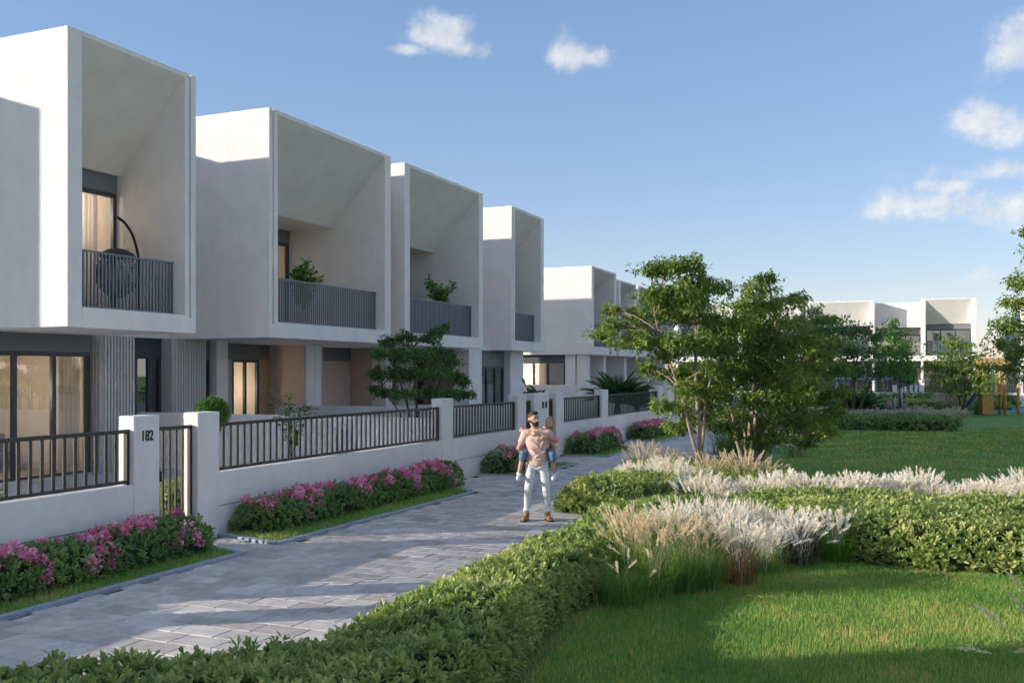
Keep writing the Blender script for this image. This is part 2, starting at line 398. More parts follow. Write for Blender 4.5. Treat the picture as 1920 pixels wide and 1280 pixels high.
class MB:
    def __init__(self): self.v = []; self.f = []
    def box(self, x0, x1, y0, y1, z0, z1):
        if x0 > x1: x0, x1 = x1, x0
        if y0 > y1: y0, y1 = y1, y0
        i = len(self.v)
        self.v += [(x0, y0, z0), (x1, y0, z0), (x1, y1, z0), (x0, y1, z0), (x0, y0, z1), (x1, y0, z1), (x1, y1, z1), (x0, y1, z1)]
        self.f += [(i, i+3, i+2, i+1), (i+4, i+5, i+6, i+7), (i, i+1, i+5, i+4), (i+1, i+2, i+6, i+5), (i+2, i+3, i+7, i+6), (i+3, i, i+4, i+7)]
        return self
    def prism_x(self, prof, x0, x1):      # profile in (y, z), counter-clockwise or not
        i = len(self.v); n = len(prof)
        self.v += [(x0, y, z) for y, z in prof] + [(x1, y, z) for y, z in prof]
        self.f += [tuple(range(i, i + n)), tuple(range(i + 2*n - 1, i + n - 1, -1))]
        for k in range(n):
            j = (k + 1) % n
            self.f.append((i + k, i + n + k, i + n + j, i + j))
        return self
    def prism_z(self, poly, z0, z1):
        i = len(self.v); n = len(poly)
        self.v += [(x, y, z0) for x, y in poly] + [(x, y, z1) for x, y in poly]
        self.f += [tuple(range(i + n - 1, i - 1, -1)), tuple(range(i + n, i + 2*n))]
        for k in range(n):
            j = (k + 1) % n
            self.f.append((i + k, i + j, i + n + j, i + n + k))
        return self
    def quad(self, *p):
        i = len(self.v); self.v += list(p); self.f.append(tuple(range(i, i + len(p)))); return self
    def tube(self, pts, rad, n=8, cap=True):
        pts = [Vector(p) for p in pts]
        if isinstance(rad, (int, float)): rad = [rad] * len(pts)
        i0 = len(self.v); ref = None
        for k, p in enumerate(pts):
            t = (pts[min(k+1, len(pts)-1)] - pts[max(k-1, 0)]).normalized()
            if ref is None: ref = t.orthogonal().normalized()
            ref = (ref - t * ref.dot(t)); ref = ref.normalized() if ref.length > 1e-6 else t.orthogonal().normalized()
            bn = t.cross(ref)
            for a in range(n):
                th = 2 * math.pi * a / n
                self.v.append(tuple(p + (ref * math.cos(th) + bn * math.sin(th)) * rad[k]))
        for k in range(len(pts) - 1):
            for a in range(n):
                b_ = (a + 1) % n
                self.f.append((i0 + k*n + a, i0 + k*n + b_, i0 + (k+1)*n + b_, i0 + (k+1)*n + a))
        if cap:
            self.f.append(tuple(i0 + a for a in range(n - 1, -1, -1)))
            e = i0 + (len(pts) - 1) * n
            self.f.append(tuple(e + a for a in range(n)))
        return self
    def lathe(self, prof, n=20, c=(0, 0, 0)):   # (r, z)
        i0 = len(self.v)
        for r, z in prof:
            for a in range(n):
                th = 2*math.pi*a/n
                self.v.append((c[0] + r*math.cos(th), c[1] + r*math.sin(th), c[2] + z))
        for k in range(len(prof) - 1):
            for a in range(n):
                b_ = (a+1) % n
                self.f.append((i0 + k*n + a, i0 + k*n + b_, i0 + (k+1)*n + b_, i0 + (k+1)*n + a))
        self.f.append(tuple(i0 + a for a in range(n-1, -1, -1)))
        e = i0 + (len(prof)-1)*n
        self.f.append(tuple(e + a for a in range(n)))
        return self
    def sphere(self, c, r, nu=16, nv=10, sc=(1, 1, 1)):
        prof = [(max(1e-4, r*math.sin(math.pi*k/nv)), -r*math.cos(math.pi*k/nv)) for k in range(nv+1)]
        i = len(self.v); self.lathe(prof, nu)
        for k in range(i, len(self.v)):
            x, y, z = self.v[k]; self.v[k] = (c[0] + x*sc[0], c[1] + y*sc[1], c[2] + z*sc[2])
        return self
    def mesh(self, name, mat, smooth=False):
        me = bpy.data.meshes.new(name)
        me.from_pydata(self.v, [], self.f)
        if mat: me.materials.append(mat)
        if smooth: me.polygons.foreach_set('use_smooth', [True] * len(me.polygons))
        me.update()
        return me
    def build(self, name, mat, parent=None, loc=(0, 0, 0), rz=0.0, smooth=False, bevel=0.0):
        o = inst(self.mesh(name, mat, smooth), name, parent, loc, rz)
        if bevel:
            bv = o.modifiers.new('bevel', 'BEVEL'); bv.width = bevel; bv.segments = 2; bv.limit_method = 'ANGLE'
        return o
def box(name, mat, parent, x0, x1, y0, y1, z0, z1, bevel=0.0, loc=(0, 0, 0), rz=0.0):
    return MB().box(x0, x1, y0, y1, z0, z1).build(name, mat, parent, loc, rz, bevel=bevel)

def np_mesh(name, verts, faces, mat, rnd=None, smooth=False):
    """verts (N,3), faces (M,k) -> mesh with an optional per-vertex 'rnd' attribute"""
    me = bpy.data.meshes.new(name)
    verts = np.ascontiguousarray(verts, dtype=np.float32); faces = np.ascontiguousarray(faces, dtype=np.int32)
    M, k = faces.shape
    me.vertices.add(len(verts)); me.vertices.foreach_set('co', verts.ravel())
    me.loops.add(M * k); me.loops.foreach_set('vertex_index', faces.ravel())
    me.polygons.add(M); me.polygons.foreach_set('loop_start', np.arange(0, M*k, k, dtype=np.int32))
    if smooth: me.polygons.foreach_set('use_smooth', np.ones(M, dtype=bool))
    me.update(calc_edges=True)
    if rnd is not None:
        a = me.attributes.new('rnd', 'FLOAT', 'POINT'); a.data.foreach_set('value', np.ascontiguousarray(rnd, dtype=np.float32))
    if mat: me.materials.append(mat)
    return me
def unit(a): return a / np.maximum(np.linalg.norm(a, axis=-1, keepdims=True), 1e-9)
def frames(d, up=None, roll=None):
    """d (N,3) leaf axes -> matrices whose columns are (side, axis, normal)"""
    d = unit(d)
    if up is None: up = np.tile(np.array([0, 0, 1.0]), (len(d), 1))
    sd = np.cross(d, up)
    bad = np.linalg.norm(sd, axis=1) < 1e-3
    sd[bad] = np.cross(d[bad], np.array([1.0, 0, 0]))
    sd = unit(sd); nm = np.cross(sd, d)
    if roll is not None:
        c, s = np.cos(roll)[:, None], np.sin(roll)[:, None]
        sd, nm = sd * c + nm * s, nm * c - sd * s
    return np.stack([sd, d, nm], axis=2)
def scatter_mesh(name, pv, pf, M, T, S, mat, rnd):
    pv = np.asarray(pv, float); pf = np.asarray(pf)
    N = len(T)
    V_ = np.einsum('nij,kj->nki', M, pv) * S[:, None, None] + T[:, None, :]
    Fc = (pf[None] + (np.arange(N) * len(pv))[:, None, None]).reshape(-1, pf.shape[1])
    return np_mesh(name, V_.reshape(-1, 3), Fc, mat, np.repeat(rnd, len(pv)))
LEAF6 = ([(0, 0, 0), (.10, .4, .03), (.165, .75, .05), (0, 1, -.03), (-.165, .75, .05), (-.10, .4, .03)], [(0, 1, 2, 3), (0, 3, 4, 5)])
LEAF4 = ([(0, 0, 0), (.24, .5, .06), (0, 1, -.06), (-.24, .5, .06)], [(0, 1, 2), (0, 2, 3)])
def rand_dirs(n): return unit(RNG.normal(size=(n, 3)))

# ------------------------------------------------------------------ ground, path, terrace
ZB, HT = 3.4, 9.38                   # underside and top of the upper storey boxes
FENCE_B, KERB_B, HOUSE_B = 9.8, 8.4, 15.57

g = MB(); g.quad((-500, -120, 0), (500, -120, 0), (500, 900, 0), (-500, 900, 0))
tag(g.build('lawn', LAWN), kind='structure')

BEDS = [  # (s, b) outlines of the planting beds along the garden walls
    [(1.0, 9.78), (1.0, 8.42), (10.6, 8.42), (10.95, 9.78)],
    [(11.62, 9.78), (11.3, 8.45), (17.7, 8.36), (19.2, 9.78)],
    [(20.8, 9.78), (21.0, 8.6), (24.5, 8.46), (23.9, 9.78)],
    [(26.6, 9.78), (26.75, 8.3), (30.4, 8.42), (31.2, 9.78)],
    [(33.2, 9.78), (33.35, 8.42), (38.0, 8.42), (38.3, 9.78)],
]
def inside(poly, x, y):
    c = False; n = len(poly)
    for i in range(n):
        x0, y0 = poly[i]; x1, y1 = poly[(i+1) % n]
        if (y0 > y) != (y1 > y) and x < (x1-x0)*(y-y0)/(y1-y0) + x0: c = not c
    return c
def offset_in(poly, d):
    cx = sum(p[0] for p in poly)/len(poly); cy = sum(p[1] for p in poly)/len(poly)
    out = []
    n = len(poly)
    area = sum(poly[i][0]*poly[(i+1) % n][1] - poly[(i+1) % n][0]*poly[i][1] for i in range(n))
    sg = 1 if area > 0 else -1
    for i in range(n):
        p0, p1, p2 = Vector(poly[i-1]), Vector(poly[i]), Vector(poly[(i+1) % n])
        e1, e2 = (p1-p0).normalized(), (p2-p1).normalized()
        n1, n2 = Vector((-e1.y, e1.x))*sg, Vector((-e2.y, e2.x))*sg
        bis = (n1+n2).normalized()
        out.append(tuple(p1 + bis * (d / max(.35, bis.dot(n1)))))
    return out

# path bed (mortar) with slate pavers laid across it
path = MB()
path.quad(*[rw(s, b, .004) for s, b in [(2, 9.9), (2, 2.5), (15.0, 3.6), (16.6, 4.2), (60, 4.6), (60, 9.9)]])
path_o = tag(path.build('path', solid('path_mortar', (.12, .11, .10), .95, var=.3, nscale=10)), kind='structure')
PL, PW, GAP = .50, .30, .012
pav_v = []
variants = []
for k in range(6):
    me = bpy.data.meshes.new('paver')
    j = lambda: random.uniform(-.003, .003)
    x, y = PW/2 - GAP/2, PL/2 - GAP/2
    zt = .022
    tl = [random.uniform(-.001, .001) for _ in range(4)]
    c = .006
    low = [(-x, -y), (x, -y), (x, y), (-x, y)]
    vs = [(a, b_, 0) for a, b_ in low] + [(a, b_, zt - c + t) for (a, b_), t in zip(low, tl)] + [(a*(1-c/x), b_*(1-c/y), zt + t) for (a, b_), t in zip(low, tl)]
    fs = [(8, 9, 10, 11)] + [(i, (i+1) % 4, 4 + (i+1) % 4, 4 + i) for i in range(4)] + [(4+i, 4 + (i+1) % 4, 8 + (i+1) % 4, 8+i) for i in range(4)]
    me.from_pydata(vs, [], fs); me.materials.append(PAVER); me.update()
    variants.append(me)
HEDGE_EDGE = [(-5, 6.0), (3.0, 6.3), (4.6, 5.6), (5.4, 4.9), (6.0, 4.35), (8.2, 4.3), (11.5, 4.25), (14.7, 4.5), (15.5, 3.7), (16.2, 4.6), (16.6, 5.8), (21, 5.95), (60, 5.8)]
def edge_b(s):
    for (s0, b0), (s1, b1) in zip(HEDGE_EDGE, HEDGE_EDGE[1:]):
        if s0 <= s <= s1: return b0 + (b1-b0)*(s-s0)/(s1-s0)
    return 5.9
cand = []
row = 0
s = 2.2
while s < 58:
    off = (row % 2) * PL/2 + random.uniform(-.06, .06)
    b = 3.6 + off
    while b < 9.75:
        if b > edge_b(s) - .55 and not any(inside(offset_in(bd, .05), s, b) for bd in BEDS):
            X, D, _ = rw(s, b)
            vis = D > 4 and abs(X/D) < .6 and D < 60
            cand.append((D if vis else 999, s, b))
        b += PL
    row += 1; s += PW
cand.sort()
npav = 0
far_v, far_f, far_r = [], [], []
for i, (D, s, b) in enumerate(cand):
    if D > 900 and i >= 300: 
        continue
    if npav < 300 and D < 900 and D > 6.2:
        o = inst(random.choice(variants), 'paver', path_o, rw(s, b, .005 + random.uniform(0, .0012)), ROT)
        npav += 1
    else:
        k = len(far_v); z = .027 + random.uniform(0, .0012)
        hs, hb = PW/2 - GAP/2, PL/2 - GAP/2
        far_v += [rw(s-hs, b-hb, z), rw(s+hs, b-hb, z), rw(s+hs, b+hb, z), rw(s-hs, b+hb, z)]
        far_f.append((k, k+1, k+2, k+3)); far_r += [random.random()] * 4
fo = inst(np_mesh('paving', np.array(far_v), np.array(far_f)[:, ::-1], PAVER_A, np.array(far_r)), 'paving', path_o)
tag(fo, kind='stuff')

# beds: earth slab with turf, edged by kerb stones
KSTONE = {}
for bi, bd in enumerate(BEDS):
    inner = offset_in(bd, .11)
    e = MB(); e.prism_z([rw(s, b)[:2] for s, b in inner], .0, .055)
    tag(e.build('planting_bed', LAWN), kind='structure')
    kr = tag(bpy.data.objects.new('kerb', None), kind='structure'); link(kr)
    n = len(bd)
    for i in range(n):
        p0, p1 = Vector(bd[i]), Vector(bd[(i+1) % n])
        q0, q1 = Vector(inner[i]), Vector(inner[(i+1) % n])
        if abs(p0.y - 9.78) < .01 and abs(p1.y - 9.78) < .01: continue
        L = (p1-p0).length; m = max(1, round(L/.9))
        for k in range(m):
            a, c = k/m, (k+1)/m
            g1 = .004/L
            pts = [p0.lerp(p1, a+g1), p0.lerp(p1, c-g1), q0.lerp(q1, c-g1), q0.lerp(q1, a+g1)]
            MB().prism_z([rw(p.x, p.y)[:2] for p in pts], .004, .062).build('kerb_stone', KERB, kr, bevel=.008)

# paved terraces behind the garden walls
t = MB(); t.prism_z([rw(s, b)[:2] for s, b in [(-6, 9.85), (44.5, 9.85), (44.5, 19.5), (-6, 19.5)]], .0, .03)
tag(t.build('terrace', TERR), kind='structure')
t = MB(); t.prism_z([rw(s, b)[:2] for s, b in [(45.5, 9.85), (75, 9.85), (75, 19.5), (45.5, 19.5)]], .0, .03)
tag(t.build('terrace', TERR), kind='structure')

# ------------------------------------------------------------------ garden walls, pillars, railings and gates
BARM = {}
def bar_mesh(w, d, h, mat, name='bar'):
    key = (round(w, 3), round(d, 3), round(h, 3), mat.name)
    if key not in BARM:
        BARM[key] = MB().box(-w/2, w/2, -d/2, d/2, 0, h).mesh(name, mat)
    return BARM[key]
def pillar(s0, s1, label, h=1.9, depth=.28, b=FENCE_B, rot=ROT, conv=rw, group='garden wall pillars'):
    o = thing('pillar', label, 'pillar', conv(s0, b - .02), rot, group)
    W = s1 - s0
    box('shaft', STUCCO_FENCE, o, 0, W, 0, depth, 0, h, bevel=.012)
    return o
def gwall(s0, s1, label, h=.97, b=FENCE_B, rot=ROT, conv=rw, joint=True):
    o = thing('garden_wall', label, 'wall', conv(s0, b), rot, 'low garden walls along the path')
    L = s1 - s0
    if joint:
        box('plinth', STUCCO_FENCE, o, 0, L, 0, .2, 0, .46)
        box('joint', JOINT, o, 0, L, .012, .19, .46, .475)
        box('upper_course', STUCCO_FENCE, o, 0, L, 0, .2, .475, h, bevel=.008)
    else:
        box('upper_course', STUCCO_FENCE, o, 0, L, 0, .2, 0, h)
    return o
def railing(s0, s1, label, z0=.97, z1=1.72, pitch=.165, b=FENCE_B, rot=ROT, conv=rw, w=.045, d=.022, single=True):
    o = thing('railing', label, 'railing', conv(s0, b + .06), rot, 'metal railings on the garden walls')
    L = s1 - s0
    box('rail', RAILM, o, 0, L, 0, .06, z1 - .05, z1, bevel=.004)
    box('rail', RAILM, o, 0, L, 0, .06, z0 + .025, z0 + .065)
    box('end_post', RAILM, o, 0, .05, .0, .06, z0 - .001, z1 - .0505)
    box('end_post', RAILM, o, L - .05, L, .0, .06, z0 - .001, z1 - .0505)
    n = max(2, round((L - .1)/pitch))
    h = z1 - .0505 - z0 - .0655
    for k in range(1, n):
        x = .05 + (L - .1)*k/n
        inst(bar_mesh(w, d, h, RAILM), 'bar', o, (x, .03, z0 + .0655))
    return o
def gate(s0, s1, label, b=FENCE_B, h=1.72):
    o = thing('gate', label, 'gate', rw(s0, b + .08), ROT, 'metal garden gates')
    L = s1 - s0
    MB().box(.015, .06, 0, .05, .06, h).build('gate_stile', RAILM, o)
    MB().box(L - .06, L - .015, 0, .05, .06, h).build('gate_stile', RAILM, o)
    MB().box(.06, L - .06, .002, .048, h - .05, h).build('rail', RAILM, o)
    MB().box(.06, L - .06, .002, .048, .06, .11).build('rail', RAILM, o)
    n = 5
    for k in range(1, n):
        inst(bar_mesh(.032, .032, h - .16, RAILM), 'bar', o, (.06 + (L - .12)*k/n, .025, .11))
    MB().box(.07, .12, -.03, .0, .95, 1.1).build('handle', BLACKM, o)
    return o

pillar(5.3, 5.75, 'white stucco gate pillar outside the left edge, further from the numbered pillar')
pillar(6.55, 7.0, 'white stucco gate pillar outside the left edge, nearer the numbered pillar')
gwall(-4, 5.3, 'long low stucco wall outside the left edge of the picture')
gwall(7.0, 9.95, 'low stucco wall left of the pillar numbered 182')
railing(7.0, 9.95, 'bronze metal railing left of the pillar numbered 182')
p182 = pillar(9.95, 10.42, 'white stucco gate pillar with the black number 182')
cu = bpy.data.curves.new('house_number', 'FONT')
cu.body = '182'; cu.size = .19; cu.extrude = .004; cu.align_x = 'CENTER'; cu.offset = .003
no = bpy.data.objects.new('tmp_number', cu); COL.objects.link(no)
bpy.context.view_layer.update()
nme = bpy.data.meshes.new_from_object(no.evaluated_get(bpy.context.evaluated_depsgraph_get()))
bpy.data.objects.remove(no)
nme.name = 'house_number'; nme.materials.clear(); nme.materials.append(NUMB)
n_o = inst(nme, 'house_number', p182, (.235, -.005, 1.56)); n_o.rotation_euler = (R(90), 0, 0); n_o.scale = (.82, 1.05, 1)
gate(10.42, 11.2, 'slim bronze gate between the pillar numbered 182 and its plain twin')
pillar(11.2, 11.67, 'plain white gate pillar right of the gate at number 182')
gwall(11.67, 19.05, 'long low stucco wall behind the pink flowers in the middle')
railing(11.67, 19.05, 'long metal railing on the wall right of the gate at 182')
pillar(19.05, 19.6, 'single white pillar in front of the dark garden tree')
gwall(19.6, 23.4, 'low stucco wall left of the carrying man')
railing(19.6, 23.4, 'dark metal railing left of the carrying man')
pillar(23.4, 24.0, 'white pillar just left of the double gate behind the man')
gate(24.0, 24.56, 'narrow dark gate just left of the man\'s head')
pm = pillar(24.56, 25.72, 'broad white pillar with two dark number plates behind the man')
for x in (.62, .86):
    box('number_plate', NUMB, pm, x, x + .13, -.012, .0, 1.48, 1.66)
gate(25.72, 26.3, 'narrow dark gate just right of the girl\'s head')
pillar(26.3, 26.96, 'white pillar just right of the girl on the man\'s back')
gwall(26.96, 30.7, 'low stucco wall right of the man behind the pink flowers')
railing(26.96, 30.7, 'dark metal railing right of the carrying man')
pillar(30.7, 31.4, 'white pillar left of the dark panelled fence section')
gwall(31.4, 38.3, 'low stucco wall beneath the dark panelled fence section')
railing(31.4, 38.3, 'far dark fence section in front of the garden palm')
pillar(38.3, 39.0, 'far white pillar beyond the dark panelled fence, left of tree leaves')
pillar(39.8, 40.9, 'broad far pillar with dark plates half hidden by leaves')
gwall(40.9, 58, 'farthest low stucco wall running behind the trees')
railing(40.9, 47, 'farthest metal railing running behind the trees')

# partition walls between the gardens
def partition(s, b0, b1, h, label):
    o = thing('partition_wall', label, 'wall', rw(s, b0), ROT, 'partition walls between the gardens')
    box('wall_body', STUCCO_FENCE, o, -.1, .1, 0, b1 - b0, .0, h, bevel=.01)
partition(19.3, 10.1, 18.8, 1.45, 'low plain partition wall behind the long railing')
partition(25.15, 10.1, 18.8, 1.45, 'low plain partition wall behind the double gate')
partition(31.05, 10.1, 18.0, 1.3, 'low plain partition wall right of the double gate')
partition(45.0, 10.1, 22.0, 1.85, 'tall plain garden wall in front of the farther terrace block')

# ------------------------------------------------------------------ houses
def pleats(x0, x1, y, z0, z1, amp=.035, per=.13):
    n = max(8, int((x1-x0)/per*6))
    xs = np.linspace(x0, x1, n + 1)
    ph = random.random()*6
    ys = y + amp*np.sin(xs*2*math.pi/per + ph) + .4*amp*np.sin(xs*2*math.pi/per*.37 + 1)
    v = np.concatenate([np.stack([xs, ys, np.full_like(xs, z0)], 1), np.stack([xs, ys, np.full_like(xs, z1)], 1)])
    i = np.arange(n)
    f = np.stack([i, i+1, i+1+n+1, i+n+1], 1)
    return np_mesh('curtain', v, f, CURT, smooth=True)
def glazing(root, x0, x1, y, z0, z1, n, name='window', curtains=(), fw=.075, header=None, kind_pane='pane'):
    """framed glass wall with n panes; each pane its own mesh"""
    w = box(name, FRAME, root, x0, x1, y, y + .1, z1 - fw, z1)
    fr = MB().box(x0, x1, y + .002, y + .098, z0, z0 + .05)
    fr.build('sill', FRAME, w)
    step = (x1 - x0)/n
    for k in range(n + 1):
        xc = min(max(x0 + step*k, x0 + fw/2), x1 - fw/2)
        box('mullion', FRAME, w, xc - fw/2, xc + fw/2, y + .004, y + .096, z0 + .05, z1 - fw)
    for k in range(n):
        a, c = x0 + step*k + fw/2, x0 + step*(k+1) - fw/2
        if k == 0: a = x0 + fw
        if k == n-1: c = x1 - fw
        MB().quad((a, y + .05, z0 + .05), (c, y + .05, z0 + .05), (c, y + .05, z1 - fw), (a, y + .05, z1 - fw)).build(kind_pane, GLASS, w)
    for (a, c) in curtains:
        inst(pleats(a, c, y + .28, z0 + .02, z1 - .02), 'curtain', w)
    return w
def room(root, x0, x1, y0, y1, z0, z1, wall=None, name='room'):
    m = MB()
    m.quad((x0, y1, z0), (x1, y1, z0), (x1, y1, z1), (x0, y1, z1))
    m.quad((x0, y0, z0), (x0, y1, z0), (x0, y1, z1), (x0, y0, z1))
    m.quad((x1, y1, z0), (x1, y0, z0), (x1, y0, z1), (x1, y1, z1))
    m.quad((x0, y0, z1), (x0, y1, z1), (x1, y1, z1), (x1, y0, z1))
    r = m.build(name, wall or ROOM, root)
    MB().quad((x0, y0, z0), (x1, y0, z0), (x1, y1, z0), (x0, y1, z0)).build('room_floor', ROOMFLOOR, r)
    return r
def lamp_globe(root, x, y, z, r=.07, power=0.0):
    g_ = MB().sphere((x, y, z), r, 14, 8).build('lamp_globe', GLOBE, root, smooth=True)
    if power:
        ld = bpy.data.lights.new('room_lamp', 'POINT'); ld.energy = power; ld.color = (1, .87, .72); ld.shadow_soft_size = .15
        lo = bpy.data.objects.new('room_lamp', ld); link(lo, root); lo.location = (x, y - r - .18, z - .05)
    return g_
def ribbed(root, x0, x1, y, z0, z1, depth=.5, pitch=.105):
    c = box('ribbed_column', SLAT, root, x0 + .01, x1 - .01, y, y + depth, z0, z1)
    n = round((x1 - x0)/pitch)
    me = bar_mesh(pitch*.52, .05, z1 - z0, SLAT, 'slat')
    for k in range(n):
        inst(me, 'slat', c, (x0 + (k + .5)*(x1-x0)/n, y - .0255, z0))
    me2 = bar_mesh(.05, pitch*.52, z1 - z0, SLAT, 'slat')
    for k in range(int(depth/pitch)):
        inst(me2, 'slat', c, (x0 - .017, y + .06 + k*pitch, z0))
    return c

def upper_box(root, x0, W, H, wide, mirror, zs=7.15, depth=6.43, bars=True, lamp=0.0, groove=True, curt=True, nglass=None, panel_rail=False, yb=1.95):
    """the cantilevered upper storey: frame walls, slanted ceiling, balcony, glazing"""
    x1 = x0 + W; J = .36
    xa, xb = x0 + J, x1 - J
    gl = groove and (wide and not mirror or (not wide and mirror))
    gr = groove and not gl
    for side, gv in ((0, gl), (1, gr)):
        m = MB()
        a, c = (x0, xa) if side == 0 else (xb, x1)
        if gv:
            m.box(a, a + .13, 0, depth, ZB, H).box(a + .13, a + .21, .09, depth, ZB + .35, H).box(a + .13, a + .21, 0, depth, ZB, ZB + .35).box(a + .21, c, 0, depth, ZB, H)
        else:
            m.box(a, c, 0, depth, ZB, H)
        m.build('side_wall', STUCCO, root, bevel=0 if gv else .012)
    box('floor_slab', STUCCO, root, xa, xb, 0, depth, ZB, ZB + .41)
    ye = 3.65 if wide else yb + .12
    MB().prism_x([(0, H), (0, H - .1), (yb, zs), (ye, zs), (ye + .2, zs), (depth, zs), (depth, H)], xa, xb).build('roof', STUCCO, root)
    zf = ZB + .41
    zh = zs - .42
    box('header', HEADER, root, xa, xb, ye - .02, ye + .16, zh, zs)
    if nglass is None: nglass = 3 if wide else 2
    cur = []
    if curt:
        cur = [(xa + .3 + (xb - xa)*.12, xb - .35)] if not wide else [(xa + .4, xa + (xb-xa)*.45), (xa + (xb-xa)*.62, xb - .3)]
    glazing(root, xa, xb, ye, zf, zh, nglass, 'balcony_door', cur, fw=.10)
    room(root, xa, xb, ye + .12, ye + 2.4, zf, zs - .002)
    if lamp: lamp_globe(root, (xa + xb)/2 + .3, ye + 1.4, zs - .75, .09, lamp)
    # balcony railing set back a little
    yr = .34
    rl = box('balcony_railing', BALM, root, xa, xb, yr - .02, yr + .025, zf + 1.18, zf + 1.22)
    box('bottom_rail', BALM, rl, xa, xb, yr - .015, yr + .02, zf + .03, zf + .06)
    n = round((xb - xa)/.098)
    if bars:
        me = bar_mesh(.036, .03, 1.1195, BALM)
        for k in range(n):
            inst(me, 'bar', rl, (xa + (k + .5)*(xb-xa)/n, yr, zf + .0602))
    else:
        m = MB()
        for k in range(n):
            x = xa + (k + .5)*(xb-xa)/n; m.box(x - .026, x + .026, yr - .015, yr + .015, zf + .0602, zf + 1.1797)
        tag(m.build('bars', BALM, rl), kind='stuff')
    return xa, xb, zf, ye

def house(label, s0, rot=ROT, conv=rw, b=HOUSE_B):
    return thing('townhouse', label, 'house', conv(s0, b), rot, 'white townhouses')
HOUSES = {}

# house A1 : narrow box with door recess on its right (s 14.09 .. 20.4)
h1 = house('nearest white townhouse with a hanging chair on its balcony', 14.09)
upper_box(h1, 0, 3.66, HT, False, False, lamp=38)
YG = 3.33
box('header', HEADER, h1, -.6, 3.72, YG, YG + .2, 2.98, ZB)
glazing(h1, -.6, 3.70, YG, .03, 2.98, 4, 'patio_window', [(-.5, .98), (2.95, 3.6)], fw=.11)
room(h1, -.6, 3.70, YG + .14, YG + 2.95, .035, ZB - .01)
pic = box('picture', GREYT, h1, 2.2, 3.1, YG + 2.86, YG + 2.92, 1.0, 2.15)
MB().box(2.15, 2.2, YG + 2.85, YG + 2.93, .95, 2.2).box(3.1, 3.15, YG + 2.85, YG + 2.93, .95, 2.2).box(2.2, 3.1, YG + 2.85, YG + 2.93, 2.15, 2.2).build('picture_frame', DARK, pic)
sofa = box('sofa', DARK, h1, 1.5, 3.3, YG + 1.9, YG + 2.7, .15, .5, bevel=.04)
box('sofa_back', DARK, sofa, 1.5, 3.3, YG + 2.45, YG + 2.7, .5, .95, bevel=.04)
pend = MB().tube([(1.65, YG + 1.5, 3.35), (1.65, YG + 1.5, 2.4)], .008, 6).build('pendant_lamp', DARK, h1)
MB().tube([(1.2, YG + 1.5, 2.35), (2.1, YG + 1.5, 2.45)], .016, 6).tube([(1.35, YG + 1.3, 2.2), (1.95, YG + 1.7, 2.3)], .016, 6).build('pendant_arm', DARK, pend)
for (x, z) in ((1.22, 2.28), (1.45, 2.12), (1.8, 2.2), (2.06, 2.38)):
    MB().sphere((x, YG + 1.5, z), .055, 12, 8).build('pendant_bulb', GLOBE, pend, smooth=True)
lamp_globe(h1, 1.65, YG + 1.5, 2.05, .07, 24)
ribbed(h1, 3.80, 4.82, YG - .3, .03, ZB)
box('header', FRAME, h1, 4.83, 6.27, YG + .1, YG + .3, 2.95, ZB)
d1 = glazing(h1, 4.83, 6.27, YG + .1, .03, 2.95, 3, 'entrance_door', [], fw=.10)
MB().tube([(5.35, YG + .05, .95), (5.35, YG + .05, 1.45)], .015, 8).build('handle', BLACKM, d1)
room(h1, 4.83, 6.27, YG + .24, YG + 2.6, .035, ZB - .02, wall=WARMWALL)
box('porch_roof', STUCCO, h1, 3.66, 6.41, YG, 6.43, ZB, ZB + .2)
box('rear_wall', STUCCO, h1, -3.69, 6.25, 6.43, 14, 0, 9.56)

def wide_ground(root, W, mirror, lamp=0):
    X = (lambda x: W - x) if mirror else (lambda x: x)
    def bx(name, mat, a, c, *r): return box(name, mat, root, min(X(a), X(c)), max(X(a), X(c)), *r)
    a0 = -.14
    a, c = sorted((X(a0), X(1.08)))
    ribbed(root, a, c, YG - .3, .03, ZB)
    a, c = sorted((X(1.09), X(1.62)))
    bx('header', HEADER, 1.09, 1.62, YG, YG + .2, 2.85, ZB)
    glazing(root, a, c, YG, .03, 2.85, 1, 'window', [], fw=.08)
    room(root, a, c, YG + .14, YG + 1.6, .035, ZB - .01, wall=DARK)
    bx('post', STUCCO, 1.63, 2.12, YG - .25, YG + .35, .03, ZB)
    # recessed porch with warm wood lining
    bx('header', HEADER, 2.13, 6.08, YG + 1.3, YG + 1.5, 2.9, ZB)
    bx('porch_wall', WARMWALL, 2.13, 4.2, YG + 1.31, YG + 1.49, .03, 2.9)
    a, c = sorted((X(4.2), X(5.55)))
    glazing(root, a, c, YG + 1.3, .03, 2.9, 2, 'porch_door', [], fw=.09)
    bx('wood_panel', WOOD, 5.55, 6.08, YG + 1.29, YG + 1.48, .03, 2.9)
    room(root, a, c, YG + 1.46, YG + 3.05, .035, ZB - .01, wall=ROOM)
    lamp_globe(root, X(4.62), YG + 2.3, 1.98, .10, lamp)
    bx('shelf', WOOD, 4.3, 4.7, YG + 2.75, YG + 3.0, 2.25, 2.42)
    bx('side_wall', WARMWALL, 6.09, 6.2, YG - .1, YG + 1.6, .03, ZB)
    bx('party_wall', STUCCO, 6.201, W + .44, YG - .12, YG + 1.7, .03, ZB)
    bx('side_wall', WARMWALL, 2.0, 2.12, YG + .36, YG + 1.29, .03, ZB)

